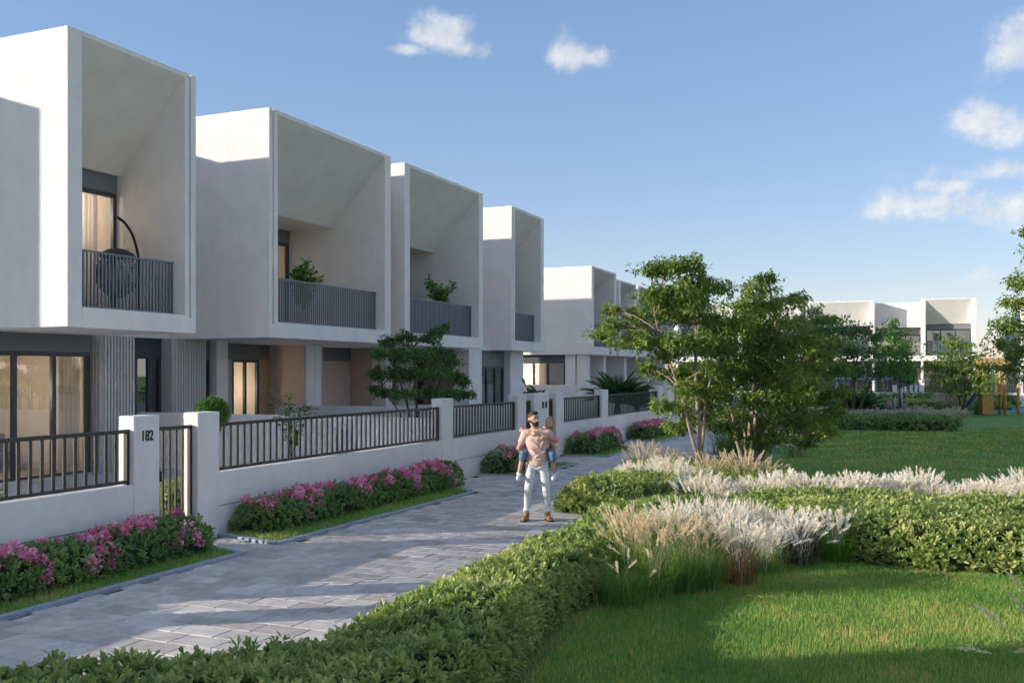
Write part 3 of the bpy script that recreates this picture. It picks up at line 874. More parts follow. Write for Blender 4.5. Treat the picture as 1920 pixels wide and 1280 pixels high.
# house B1 wide (s 20.5 .. 26.73), B2 wide mirrored (27.63 .. 33.77), A2 narrow mirrored (36.6 .. 40.3)
h2 = house('wide white townhouse with leafy plants on its balcony', 20.5)
upper_box(h2, 0, 6.23, HT, True, False, lamp=30)
wide_ground(h2, 6.23, False, 11)
box('rear_wall', STUCCO, h2, -.14, 6.66, 6.431, 14, 0, 9.56)
h3 = house('wide white townhouse behind the dark garden tree', 27.63)
upper_box(h3, 0, 6.14, HT, True, True, lamp=0, groove=False, bars=False)
wide_ground(h3, 6.14, True, 10)
box('rear_wall', STUCCO, h3, -.45, 6.9, 6.43, 14, 0, 9.56)
h4 = house('narrow white townhouse at the far end of the nearest block', 36.6)
upper_box(h4, 0, 3.7, HT, False, True, bars=False, groove=True)
box('pier', STUCCO, h4, -2.2, -1.0, .9, 1.6, .03, ZB - .02)
box('header', HEADER, h4, -1.0, 1.62, 1.05, 1.25, 2.75, ZB - .02)
glazing(h4, -.99, 1.6, 1.05, .03, 2.75, 3, 'patio_window', [], fw=.11)
room(h4, -.99, 1.6, 1.2, 3.6, .035, ZB - .05, wall=WARMWALL)
box('pier', STUCCO, h4, 1.63, 2.25, .75, 1.5, .03, ZB)
box('porch_roof', STUCCO, h4, -2.83, -.002, .9, 6.43, ZB - .02, ZB + .2)
box('side_wall', STUCCO, h4, 2.26, 3.68, 1.0, 6.43, .03, ZB)
box('rear_wall', STUCCO, h4, -2.05, 3.7, 6.432, 14, 0, 9.55)

# second block of the same terrace, a little lower
H2 = 7.97
def side_glazed_ground(root):
    # glazed end wall facing the near block: window bands on the return
    box('end_wall', STUCCO, root, .25, .45, 5.2, 9, .03, ZB)
    box('end_wall', STUCCO, root, .25, .45, 1.0, 1.55, .03, ZB)
    # frame lies in the y direction
    box('header', FRAME, root, .28, .46, 1.55, 5.2, 2.95, ZB)
    for y in (1.55, 2.5, 3.3, 4.2, 5.1):
        box('mullion', FRAME, root, .28, .42, y, y + .1, .03, 2.95)
    for y0, y1 in ((1.65, 2.5), (2.6, 3.3), (3.4, 4.2), (4.3, 5.1)):
        MB().quad((.34, y1, .05), (.34, y0, .05), (.34, y0, 2.95), (.34, y1, 2.95)).build('pane', GLASS, root)
    c = pleats(3.5, 5.0, 0, .05, 2.95)
    o = inst(c, 'curtain', root, (.62, 0, 0)); o.rotation_euler = (0, 0, R(90)); o.location = (.62, 0, 0)
    m = MB()
    m.quad((3.2, 1.5, .035), (3.2, 5.3, .035), (3.2, 5.3, ZB - .01), (3.2, 1.5, ZB - .01))
    m.quad((.5, 5.25, .035), (3.2, 5.25, .035), (3.2, 5.25, ZB - .01), (.5, 5.25, ZB - .01))
    m.quad((.5, 1.56, .035), (3.2, 1.56, .035), (3.2, 1.56, ZB - .01), (.5, 1.56, ZB - .01))
    m.build('room', ROOM, root)
    lamp_globe(root, 1.6, 3.8, 2.3, .08, 70)
seg = [(47.16, 4.35, 'first white townhouse of the farther, lower terrace block'), (52.0, 3.6, 'second white townhouse of the farther block, seen above the tree'),
       (56.0, 5.0, 'third white townhouse of the farther block behind tree leaves'), (61.4, 3.7, 'last white townhouse of the farther block behind the tree')]
for k, (s0, W, lb) in enumerate(seg):
    hh = house(lb, s0)
    upper_box(hh, 0, W, H2 - .3*(k > 0), False, False, zs=6.6, bars=False, groove=False, curt=(k < 2), depth=8)
    if k == 0:
        side_glazed_ground(hh)
        box('post', STUCCO, hh, .25, .75, .35, .9, .03, ZB)
    box('porch_wall', WARMWALL, hh, 1.2 if k == 0 else .2, W - .5, 3.0, 3.4, .03, ZB)
    box('post', STUCCO, hh, W - .5, W - .02, .6, 3.4, .03, ZB)
    box('link_wall', STUCCO, hh, W, W + .6, 1.2, 8, .03, H2 - .8)
    box('rear_wall', STUCCO, hh, (.0 if k == 0 else -.4), W, 8, 14, 0, H2 - .32)

# neighbouring block beside the camera, whose shade falls over the near lawn
h0 = house('end townhouse of the block beyond the left edge', -8.6)
upper_box(h0, 0, 3.66, HT, False, False, bars=False)
box('header', HEADER, h0, 0, 3.64, YG, YG + .2, 2.98, ZB)
glazing(h0, .02, 3.64, YG, .03, 2.98, 3, 'patio_window', [(.3, 1.4)], fw=.11)
room(h0, .02, 3.64, YG + .14, YG + 2.95, .035, ZB - .01)
box('rear_wall', STUCCO, h0, -3.0, -.6, 6.43, 8, 0, 9.56)
hb = house('wide townhouse of the block beyond the left edge', -15.8)
upper_box(hb, 0, 6.23, HT, True, False, bars=False)
wide_ground(hb, 6.23, False, 0)
box('rear_wall', STUCCO, hb, -1, 4.0, 6.433, 9, 0, 9.56)

# far row closing the green: facades face the camera
SF = 84.5
def fw_(n, ds=0.0, z=0.0):           # n across the view, ds back
    return (n * -V[0] + (SF + ds) * U[0], n * -V[1] + (SF + ds) * U[1], z)
HF = 8.4
far = [(-20.2, 5.2, 'far white townhouse glimpsed between the two near trees'), (-14.6, 5.3, 'far white townhouse left of the long pale roof edge'),
       (-8.9, 5.45, 'far white townhouse with long slanted roof above the middle trees'),
       (.06, 4.09, 'far sunlit white townhouse with glazed balcony left of playground'),
       (7.4, 5.2, 'far low white townhouse behind the playground tower'), (13.2, 5.2, 'far white townhouse at the right edge behind the tall tree')]
for k, (n0, W, lb) in enumerate(far):
    o = thing('townhouse', lb, 'house', fw_(n0, 1.2 if k >= 4 else 0), -ANG, 'white townhouses')
    upper_box(o, 0, W, HF - (.9 if k >= 4 else 0), k == 2, False, zs=6.4, bars=False, nglass=3, curt=True, groove=(k in (2,)), panel_rail=True, yb=1.25)
    glazing(o, .2, W - .2, 2.6, .03, 2.9, 4, 'patio_window', [(.4, W*.42), (W*.6, W - .4)], fw=.1)
    room(o, .2, W - .2, 2.75, 5.2, .035, ZB - .01)
    box('header', HEADER, o, .2, W - .2, 2.6, 2.8, 2.9, ZB)
    box('pier', STUCCO, o, 0, .2, .6, 6.4, .03, ZB)
    box('pier', STUCCO, o, W - .2, W, .6, 6.4, .03, ZB)
    box('rear_wall', STUCCO, o, -.3, W + .3, 6.43, 14, 0, HF - .3 - (.9 if k >= 4 else 0))
    if k == 2:      # recessed link between the two prominent boxes
        box('link_wall', STUCCO, o, W + .001, W + 3.5, 1.6, 6.4, 6.2, HF - .15)
        box('link_header', HEADER, o, W + .001, W + 3.5, 2.2, 2.5, 5.6, 6.2)
        glazing(o, W + .001, W + 3.5, 2.3, ZB + .41, 5.6, 3, 'balcony_door', [(W + .4, W + 1.6)], fw=.1)
        room(o, W + .001, W + 3.5, 2.45, 6, ZB + .41, 6.19)
        box('floor_slab', STUCCO, o, W + .001, W + 3.5, .6, 6.4, ZB, ZB + .41)
        glazing(o, W + .001, W + 3.5, 2.6, .03, 2.9, 3, 'patio_window', [(W + .3, W + 1.8)], fw=.1)
        room(o, W + .001, W + 3.5, 2.75, 5.2, .035, ZB - .01)
        box('header', HEADER, o, W + .001, W + 3.5, 2.6, 2.8, 2.9, ZB)
        box('balcony_railing', GLASS, o, W + .001, W + 3.5, .65, .67, ZB + .41, ZB + 1.5)
fb = -5.8
def fwb(s, b, z=0.0): return fw_(s, -b, z)
for n0, n1, lb in [(-20, -9.5, 'far low garden wall left, behind the trees'), (-9.3, -.1, 'far low garden wall below the swing frame'), (.3, 6.5, 'far low garden wall below the sunlit far house'), (6.9, 18, 'far low garden wall behind the play tower')]:
    gwall(n0, n1, lb, b=5.8, rot=-ANG, conv=fwb, joint=False)
    railing(n0, n1, lb.replace('low garden wall', 'dark garden railing'), b=5.8, rot=-ANG, conv=fwb, pitch=.3, w=.05)
for n0, lb in [(-9.5, 'far white pillar behind the trees'), (-.1, 'far white pillar left of the sunlit far house'), (6.5, 'far white pillar right of the sunlit far house')]:
    pillar(n0, n0 + .4, lb, b=5.8, rot=-ANG, conv=fwb)

# ------------------------------------------------------------------ vegetation helpers
def poly_dist(poly, P):
    """signed distance to polygon edge for points (N,2): positive inside"""
    P = np.asarray(P); ins = np.zeros(len(P), bool); dmin = np.full(len(P), 1e9)
    n = len(poly)
    for i in range(n):
        a = np.array(poly[i]); b = np.array(poly[(i+1) % n])
        ab = b - a
        t = np.clip(((P - a) @ ab)/(ab @ ab), 0, 1)
        d = np.linalg.norm(P - (a + t[:, None]*ab), axis=1)
        dmin = np.minimum(dmin, d)
        cond = (a[1] > P[:, 1]) != (b[1] > P[:, 1])
        with np.errstate(divide='ignore', invalid='ignore'):
            xi = (b[0]-a[0])*(P[:, 1]-a[1])/(b[1]-a[1]) + a[0]
        ins ^= cond & (P[:, 0] < xi)
    return np.where(ins, dmin, -dmin)
def lumps(P, seed, sc):
    r = np.random.default_rng(seed)
    out = np.zeros(len(P))
    for k in range(7):
        a = r.uniform(0, 2*math.pi); f = sc*r.uniform(.6, 1.8); ph = r.uniform(0, 6.28)
        out += np.sin((P[:, 0]*math.cos(a) + P[:, 1]*math.sin(a))*f + ph)
    return out/4.0
def hedge_height(poly, P, H, rad, lump, seed, inset=0.0):
    d = poly_dist(poly, P) - inset
    e = np.clip(d/rad, 0, 1)
    h = H*np.sqrt(np.clip(1 - (1 - e)**2, 0, 1))
    h = h*(1 + lump*lumps(P, seed, 3.2)) 
    return np.where(d > 0, h, -.2), d
def hedge_mound(name, poly, H, rad, lump, seed, parent, z0, step=.14):
    xs = np.array(poly); lo, hi = xs.min(0), xs.max(0)
    nx, ny = int((hi[0]-lo[0])/step) + 2, int((hi[1]-lo[1])/step) + 2
    gx, gy = np.meshgrid(lo[0] + np.arange(nx)*step, lo[1] + np.arange(ny)*step, indexing='ij')
    P = np.stack([gx.ravel(), gy.ravel()], 1)
    h, d = hedge_height(poly, P, H, rad, lump, seed, .10)
    z = np.where(d > 0, np.maximum(h - .09, .0), -.02) + z0
    idx = np.arange(nx*ny).reshape(nx, ny)
    fs = np.stack([idx[:-1, :-1].ravel(), idx[1:, :-1].ravel(), idx[1:, 1:].ravel(), idx[:-1, 1:].ravel()], 1)
    keep = (d[fs] > -.02).any(1)
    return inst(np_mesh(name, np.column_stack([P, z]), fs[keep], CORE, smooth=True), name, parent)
def hedge_foliage(poly, H, rad, lump, seed, dens, nleaf, lsize, mat, parent, z0=0.0, name='foliage', cull=None):
    xs = np.array(poly); lo, hi = xs.min(0), xs.max(0)
    area = np.prod(hi - lo)
    N = int(area*dens*3.6)
    P = lo + RNG.random((N, 2))*(hi - lo)
    h, d = hedge_height(poly, P, H, rad, lump, seed)
    eps = .02
    hx, _ = hedge_height(poly, P + [eps, 0], H, rad, lump, seed); hy, _ = hedge_height(poly, P + [0, eps], H, rad, lump, seed)
    gx, gy = np.clip((hx - h)/eps, -4, 4), np.clip((hy - h)/eps, -4, 4)
    w = np.sqrt(1 + gx**2 + gy**2)
    keep = (d > .01) & (RNG.random(N) < np.minimum(w/3.6, 1))
    if cull is not None: keep &= cull(P)
    P, h, gx, gy, d = P[keep], h[keep], gx[keep], gy[keep], d[keep]
    # extra shoots up the steep sides
    pl = np.array(poly); nx_ = np.roll(pl, -1, 0); ev = nx_ - pl; el = np.linalg.norm(ev, axis=1)
    sgn = 1.0 if np.sum(pl[:, 0]*nx_[:, 1] - nx_[:, 0]*pl[:, 1]) > 0 else -1.0
    ns = int(el.sum()*H*dens*.95)
    ei = RNG.choice(len(pl), ns, p=el/el.sum()); tt = RNG.random(ns)
    pin = np.stack([-ev[ei, 1], ev[ei, 0]], 1)/el[ei, None]*sgn
    zz = RNG.random(ns)*.85
    dd_ = rad*(1 - np.sqrt(1 - zz**2)) + .02
    Ps = pl[ei] + ev[ei]*tt[:, None] + pin*dd_[:, None]
    hs, ds = hedge_height(poly, Ps, H, rad, lump, seed)
    ks = ds > .005
    if cull is not None: ks &= cull(Ps)
    Ps, hs, pin = Ps[ks], np.minimum(hs, zz*H*1.1 + .02)[ks], pin[ks]
    P = np.concatenate([P, Ps]); h = np.concatenate([h, hs]); gx = np.concatenate([gx, pin[:, 0]*2.0]); gy = np.concatenate([gy, pin[:, 1]*2.0])
    n = len(P)
    nrm = unit(np.column_stack([-gx, -gy, np.ones(n)*1.0]))
    frac = np.where(np.linalg.norm(np.column_stack([gx, gy]), axis=1) > 1.2, RNG.random(n), 1.0)
    base = np.column_stack([P, np.maximum(h - RNG.random(n)*.06 + (RNG.random(n) < .12)*RNG.random(n)*.08, .02) + z0])
    axis = unit(nrm*.9 + np.array([0, 0, .55]) + RNG.normal(size=(n, 3))*.28)
    rn = RNG.random(n)
    # rosette of leaves about each shoot
    A = np.repeat(axis, nleaf, 0); B = np.repeat(base, nleaf, 0)
    m = len(A)
    ref = np.cross(A, rand_dirs(m)); ref = unit(ref)
    open_ = RNG.uniform(.3, 1.35, m)[:, None]
    dirs = unit(A*np.cos(open_) + ref*np.sin(open_))
    Mx = frames(dirs, up=A, roll=RNG.normal(size=m)*.25)
    S = lsize*RNG.uniform(.65, 1.2, m)
    T = B + A*(RNG.random(m)*.03)[:, None]
    r = np.clip(np.repeat(rn, nleaf)*.6 + RNG.random(m)*.4, 0, 1)
    me = scatter_mesh(name, LEAF6[0], LEAF6[1], Mx, T, S, mat, r)
    return tag(inst(me, name, parent), kind='stuff')
def hedge(label, poly, H=.5, rad=.3, lump=.08, dens=150, nleaf=8, lsize=.085, mat=None, seed=1, z0=0.0, group='clipped leafy hedges', name='hedge', cat='hedge', cull=None):
    o = thing(name, label, cat, (0, 0, 0), 0, group)
    hedge_mound('dark_core', poly, H, rad, lump, seed, o, z0)
    hedge_foliage(poly, H, rad, lump, seed, dens, nleaf, lsize, mat or HEDGE_L, o, z0, cull=cull)
    return o

def blades_mesh(name, P, z0, hmin, hmax, w, mat, lean=.35):
    N = len(P)
    h = RNG.uniform(hmin, hmax, N); a = RNG.random(N)*2*math.pi; ln = RNG.normal(size=N)*lean
    side = np.column_stack([np.cos(a), np.sin(a), np.zeros(N)])*w/2
    tip = np.column_stack([-np.sin(a)*ln*h, np.cos(a)*ln*h, h])
    b = np.column_stack([P, np.full(N, z0)])
    Vv = np.stack([b - side, b + side, b + tip], 1).reshape(-1, 3)
    Ff = np.arange(3*N).reshape(-1, 3)
    return np_mesh(name, Vv, Ff, mat, np.repeat(RNG.random(N), 3))
def turf(poly, dens, hmin, hmax, w, z0=0.0, avoid=()):
    xs = np.array(poly); lo, hi = xs.min(0), xs.max(0)
    N = int(np.prod(hi - lo)*dens)
    P = lo + RNG.random((N, 2))*(hi - lo)
    k = poly_dist(poly, P) > 0
    for a in avoid: k &= poly_dist(a, P) < .02
    return blades_mesh('grass', P[k], z0, hmin, hmax, w, GRASS_L)

def ribbons(base, az, L, lean, droop, w, nseg=5):
    """curved grass blades; returns verts, faces, per-vertex blade id"""
    N = len(az)
    t = np.linspace(0, 1, nseg + 1)[None, :]
    ang = lean[:, None] + droop[:, None]*t**1.3         # angle from vertical
    ds = L[:, None]/nseg
    r = np.concatenate([np.zeros((N, 1)), np.cumsum(np.sin(ang[:, :-1])*ds, 1)], 1)
    z = np.concatenate([np.zeros((N, 1)), np.cumsum(np.cos(ang[:, :-1])*ds, 1)], 1)
    ca, sa = np.cos(az)[:, None], np.sin(az)[:, None]
    C = np.stack([base[:, 0:1] + r*ca, base[:, 1:2] + r*sa, base[:, 2:3] + z], 2)
    wd = (w*(1 - .92*t**1.6))[..., None]/2
    sd = np.stack([-sa*np.ones_like(r), ca*np.ones_like(r), np.zeros_like(r)], 2)
    Vv = np.stack([C - sd*wd, C + sd*wd], 2).reshape(N, -1, 3)
    k = np.arange(nseg)
    f = np.stack([2*k, 2*k+1, 2*k+3, 2*k+2], 1)
    Ff = (f[None] + (np.arange(N)*2*(nseg+1))[:, None, None]).reshape(-1, 4)
    return Vv.reshape(-1, 3), Ff, C, ang
GCACHE = {}
def grass_meshes(key, h, spread, nb, npl, plen, pw, lmat, pmat, seed, bw=.008, pl_h=1.0, nbr=34):
    global RNG
    if key in GCACHE: return GCACHE[key]
    save = RNG; RNG = np.random.default_rng(seed)
    base = np.column_stack([RNG.normal(size=(nb, 2))*spread*.16, np.zeros(nb)])
    az = np.arctan2(base[:, 1], base[:, 0]) + RNG.normal(size=nb)*.6
    Vv, Ff, _, _ = ribbons(base, az, RNG.uniform(.5, 1.0, nb)*h, np.abs(RNG.normal(size=nb))*.28 + .05, RNG.uniform(.5, 1.5, nb)*spread*1.6, bw)
    lm = np_mesh('leaves', Vv, Ff, lmat, np.repeat(RNG.random(nb), 12))
    pm = None
    if npl:
        base = np.column_stack([RNG.normal(size=(npl, 2))*spread*.12, np.zeros(npl)])
        az = RNG.random(npl)*2*math.pi
        L = RNG.uniform(.85, 1.15, npl)*h*pl_h
        Vs, Fs, C, ang = ribbons(base, az, L, np.abs(RNG.normal(size=npl))*.22*spread/.5 + .03, RNG.uniform(.25, .9, npl)*spread*1.5, .006, 8)
        # bristles along the last part of each stalk
        seg0 = C[:, -5:, :]
        Bp, Bd = [], []
        tt = RNG.random((npl, nbr))
        fl = np.clip(1 - plen/(L*.62), 0, .9)[:, None]
        u_ = fl + tt*(1 - fl)
        idx = np.minimum((u_*4).astype(int), 3); fr = u_*4 - idx
        ar = np.arange(npl)[:, None]
        p0 = seg0[ar, idx]; p1 = seg0[ar, idx+1]
        pos = p0 + (p1-p0)*fr[..., None]
        ax = unit(p1 - p0)
        prof = np.sin(np.clip(tt, .06, .97)*math.pi)**.6
        rd = unit(np.cross(ax.reshape(-1, 3), rand_dirs(npl*nbr)))
        d = unit(ax.reshape(-1, 3)*.78 + rd*.62)
        Ln = (pw*RNG.uniform(.8, 1.35, (npl, nbr))*prof + .008).reshape(-1)
        b0 = pos.reshape(-1, 3)
        sdv = unit(np.cross(d, rand_dirs(npl*nbr)))*.0052
        V2 = np.stack([b0 - sdv, b0 + sdv, b0 + d*Ln[:, None]], 1).reshape(-1, 3)
        F2 = np.arange(len(V2)).reshape(-1, 3)
        prn = np.clip(np.repeat(RNG.random(npl), nbr)*.6 + RNG.random(npl*nbr)*.4, 0, 1)
        # stalks as triangles too
        F1 = np.concatenate([Fs[:, [0, 1, 2]], Fs[:, [0, 2, 3]]])
        V = np.concatenate([V2, Vs]); Fa = np.concatenate([F2, F1 + len(V2)])
        pm = np_mesh('plumes', V, Fa, pmat, np.concatenate([np.repeat(prn, 3), np.full(len(Vs), .3)]))
    GCACHE[key] = (lm, pm)
    RNG = save
    return lm, pm
def grass_clump(label, X, D, key, scale=1.0, group='ornamental grasses', z=0.0, **kw):
    lm, pm = grass_meshes(key, **kw) if key not in GCACHE else GCACHE[key]
    o = thing('ornamental_grass', label, 'grass clump', (X, D, z), random.uniform(0, 6.28), group)
    o.scale = (scale,)*3
    inst(lm, 'leaves', o)
    if pm: inst(pm, 'plumes', o)
    return o

def bez(p0, p1, p2, n=7):
    return [p0.lerp(p1, t).lerp(p1.lerp(p2, t), t) for t in [k/(n-1) for k in range(n)]]
def tree(label, X, D, stems, pads, leaf=.085, nper=260, lmat=None, bark=None, name='tree', group='trees around the green', r0=.07, z=0.0, clus=4, droop=.35, seed=3, cat='tree', flat=1.0, leafproto=LEAF4):
    """stems: end points (relative) of the main stems; pads: (x,y,z,rx,rz[,dens]) leaf masses relative to the base"""
    rs = random.Random(seed)
    rng = np.random.default_rng(seed)
    o = thing(name, label, cat, (X, D, z), 0, group)
    tb = MB()
    skel = []
    for st in stems:
        st = list(st); rr = st[3] if len(st) > 3 else r0
        off = st[4] if len(st) > 4 else (rs.uniform(-.06, .06), rs.uniform(-.06, .06))
        b = Vector((off[0], off[1], 0)); e = Vector(st[:3])
        mid = b.lerp(e, .45) + Vector((rs.uniform(-.18, .18), rs.uniform(-.18, .18), e.z*.12))
        pts = bez(b, mid, e, 10)
        pts = [p + Vector((rs.uniform(-.025, .025), rs.uniform(-.025, .025), 0)) * (k > 0) for k, p in enumerate(pts)]
        pts[0].z = -.05
        rad = [rr*(1.25 if k == 0 else 1 - .72*k/9) for k in range(10)]
        tb.tube(pts, rad, 8)
        skel += list(zip(pts[2:], rad[2:]))
    T, Dr, Nn = [], [], []
    for pd in pads:
        c = Vector(pd[:3]); rx, rz = pd[3], pd[4]; dn = pd[5] if len(pd) > 5 else 1.0
        # limb from the skeleton
        lower = [q for q in skel if q[0].z < c.z + .1] or skel
        p, r = min(lower, key=lambda q: (q[0] - c).length + .4*max(0, q[0].z - c.z + .5))
        mid = p.lerp(c, .5) + Vector((rs.uniform(-.1, .1), rs.uniform(-.1, .1), .12))
        tb.tube(bez(p, mid, c, 6), [max(.012, r*.55*(1 - .6*k/5)) for k in range(6)], 6)
        ntw = 7
        for k in range(ntw):
            a = rs.uniform(0, 6.28); e = c + Vector((math.cos(a)*rx*.8, math.sin(a)*rx*.8, rs.uniform(-.3, .5)*rz))
            st_ = p.lerp(c, rs.uniform(.55, 1.0))
            tb.tube(bez(st_, st_.lerp(e, .5) + Vector((0, 0, .08)), e, 4), [.011, .009, .007, .004], 4, cap=False)
        rx, rz = rx*1.14, rz*1.15
        n = int(1.5*nper*dn*(rx*rx*rz)**.6/.25) + 20
        q = rng.normal(size=(n, 3)); q /= np.linalg.norm(q, axis=1)[:, None]
        rad_ = rng.random(n)**(.45)
        q *= rad_[:, None]
        # ragged outline: lobes pushed out per direction
        lob = 1 + .36*np.sin(q[:, 0]*5 + rs.uniform(0, 6)) + .28*np.sin(q[:, 1]*6 + rs.uniform(0, 6))
        P = np.array(c) + q*np.array([rx, rx, rz*flat])*lob[:, None]
        T.append(np.repeat(P, clus, 0))
        out = np.repeat(q*np.array([1, 1, .35]), clus, 0)
        dd = out*.55 + rng.normal(size=(n*clus, 3))*.55 + np.array([0, 0, -droop])
        Dr.append(dd); Nn.append(np.clip(np.repeat(rng.random(n), clus)*.7 + rng.random(n*clus)*.3, 0, 1))
    ob = tb.build('trunk', bark or BARK, o, smooth=True)
    T = np.concatenate(T); Dr = np.concatenate(Dr); Nn = np.concatenate(Nn)
    m = len(T)
    upv = unit(np.column_stack([rng.normal(size=(m, 2))*.5, np.ones(m)]))
    Mx = frames(Dr, up=upv, roll=rng.normal(size=m)*.4)
    T = T + rng.normal(size=(m, 3))*leaf*.25
    me = scatter_mesh('crown', leafproto[0], leafproto[1], Mx, T, leaf*rng.uniform(.6, 1.25, m), lmat or TREE_L, Nn)
    tag(inst(me, 'crown', o), kind='stuff')
    return o

# ------------------------------------------------------------------ hedges
HA = [(-4.6, 6.0), (-3.4, 6.65), (-2.25, 7.0), (-1.55, 7.45), (-.85, 9.3), (-.35, 10.6), (.65, 12.7), (1.4, 14.9), (2.6, 15.3), (3.5, 14.6), (3.2, 13.0), (2.3, 12.0), (1.2, 10.9), (.62, 9.9), (.2, 8.8), (-.02, 7.6), (-.3, 6.6), (-1.0, 5.7), (-4.6, 5.2)]
HB = [(.78, 17.0), (1.05, 18.1), (1.8, 19.2), (2.45, 21.6), (4.5, 21.8), (5.6, 19.0), (5.4, 16.8), (3.2, 16.2), (1.7, 16.35)]
HC = [(3.75, 13.3), (4.5, 12.45), (5.3, 11.95), (6.3, 11.65), (10.5, 10.9), (11.2, 14.8), (8, 15.5), (5, 15.9), (3.5, 15.9)]
hedge('pale green leafy hedge in the foreground along the path edge', HA, .50, .34, .09, 260, 9, .082, seed=1)
hedge('sunlit yellow green hedge just right of the man', HB, .52, .4, .08, 190, 8, .085, seed=2)
hedge('broad sunlit hedge on the right behind the front lawn', HC, .55, .55, .09, 190, 9, .092, seed=5)
HD = [at(1500, 41.5), at(1790, 40.2), (19.8, 43.5), (19.0, 45.2), (12.6, 46)]
hedge('distant low hedge across the far end of the lawn', HD, .5, .4, .08, 45, 6, .16, SHRUB_L, seed=6)
HE = [(22.5, 63.5), (33, 63), (33, 66), (23, 67)]
hedge('far low hedge strip behind the swing', HE, .55, .5, .1, 28, 6, .2, HEDGE_L, seed=7)
HF2 = [(20, 70.5), (36, 68), (36, 69.6), (20, 72.2)]
hedge('farthest row of round shrubs below the far garden wall', HF2, .8, .6, .25, 25, 6, .22, SHRUB_L, seed=8)

# flower beds: low shrubs with pink flower heads
def fl_hedge(label, s0, s1, H, seed, b0=8.98, b1=9.74, nfl=60, dens=150, ls=.075):
    poly = [rw(s, b)[:2] for s, b in [(s0, b1), (s0 + .05, b0 + .15), (s0 + .3, b0), (s1 - .4, b0 + .02), (s1 - .08, b0 + .2), (s1, b1)]]
    o = thing('flowering_shrub', label, 'shrub', (0, 0, 0), 0, 'pink flowering shrubs along the garden wall')
    lump = .16
    hedge_mound('dark_core', poly, H, .34, lump, seed, o, .05)
    hedge_foliage(poly, H, .34, lump, seed, dens, 8, ls, SHRUB_L, o, .05)
    # flower clusters sit on the shrub surface, denser at the top and back
    rng = np.random.default_rng(seed)
    P = np.array([rw(s, b)[:2] for s, b in zip(rng.uniform(s0 + .15, s1 - .3, nfl*3), b0 + .02 + (b1 - b0 - .16)*rng.random(nfl*3)**1.15)])
    keep = lumps(P, seed + 50, 5.0) > -.05
    P = P[keep][:nfl]
    h, d = hedge_height(poly, P, H, .34, lump, seed)
    c = np.column_stack([P, h + .06 + rng.uniform(.0, .07, len(P))])
    npet = 60
    C = np.repeat(c, npet, 0); m = len(C)
    q = unit(rng.normal(size=(m, 3)))
    rad = np.repeat(rng.uniform(.055, .125, len(c)), npet)
    T = C + q*(rad*rng.uniform(.35, 1.0, m))[:, None]
    dd = unit(q + rng.normal(size=(m, 3))*.7)
    Mx = frames(dd, roll=rng.uniform(-1.5, 1.5, m))
    pet = ([(0, -.4, 0), (.5, .1, .12), (0, .6, .0), (-.5, .1, .12)], [(0, 1, 2), (0, 2, 3)])
    me = scatter_mesh('flowers', pet[0], pet[1], Mx, T, .042*rng.uniform(.7, 1.3, m), PINK_F, np.clip(np.repeat(rng.random(len(c)), npet)*.5 + rng.random(m)*.5, 0, 1))
    tag(inst(me, 'flowers', o), kind='stuff')
fl_hedge('pink flowering shrub row below the wall left of number 182', 6.2, 10.75, .44, 11, nfl=78, b0=8.86)
fl_hedge('pink flowering shrub row along the wall right of the 182 gate', 11.85, 18.9, .46, 12, nfl=115)
fl_hedge('pink flowering shrub bed just behind the man\'s legs', 21.0, 24.1, .5, 13, nfl=40, dens=90, b0=8.9)
fl_hedge('round pink flowering shrub bed right of the girl', 26.9, 30.3, .55, 14, nfl=70, dens=80, b0=8.8)
fl_hedge('farthest pink flowering shrub bed near the path bend', 33.5, 37.6, .55, 15, nfl=60, dens=60, b0=8.9)

# ------------------------------------------------------------------ turf
gfront = [(-1.2, 5.6), (-.3, 6.6), (-.05, 7.6), (.2, 8.8), (.6, 9.9), (1.2, 10.9), (2.3, 12.05), (3.3, 13.2), (4.3, 12.9), (5.3, 12.0), (6.3, 11.75), (8, 11.3), (7.2, 9), (5.2, 6.5), (4.2, 5.6)]
tag(inst(turf(gfront, 5200, .028, .065, .0075), 'grass'), 'short mown grass of the front lawn', 'grass', kind='stuff')
gback = [(3.5, 17.2), (6, 17.3), (9.8, 16.4), (13, 20), (16, 27), (8, 28), (5.2, 23)]
tag(inst(turf(gback, 420, .03, .07, .016), 'grass'), 'short grass of the wide lawn behind the white plumes', 'grass', kind='stuff')
gfar = [(8, 28), (16, 27), (20, 33), (26, 44), (19, 41.5), (11, 43)]
tag(inst(turf(gfar, 150, .03, .08, .034), 'grass'), 'short grass of the lawn before the far hedge', 'grass', kind='stuff')
for bd, dn, w in zip(BEDS, (2600, 1800, 900, 700, 500), (.007, .009, .013, .015, .017)):
    poly = [rw(s, b)[:2] for s, b in offset_in(bd, .12)]
    poly = [poly[0], poly[1], poly[2], poly[3]]
    tag(inst(turf(poly, dn, .03, .075, w, .055), 'grass'), 'narrow strip of green grass inside the kerb', 'grass', kind='stuff', group='grass strips inside the kerbs')

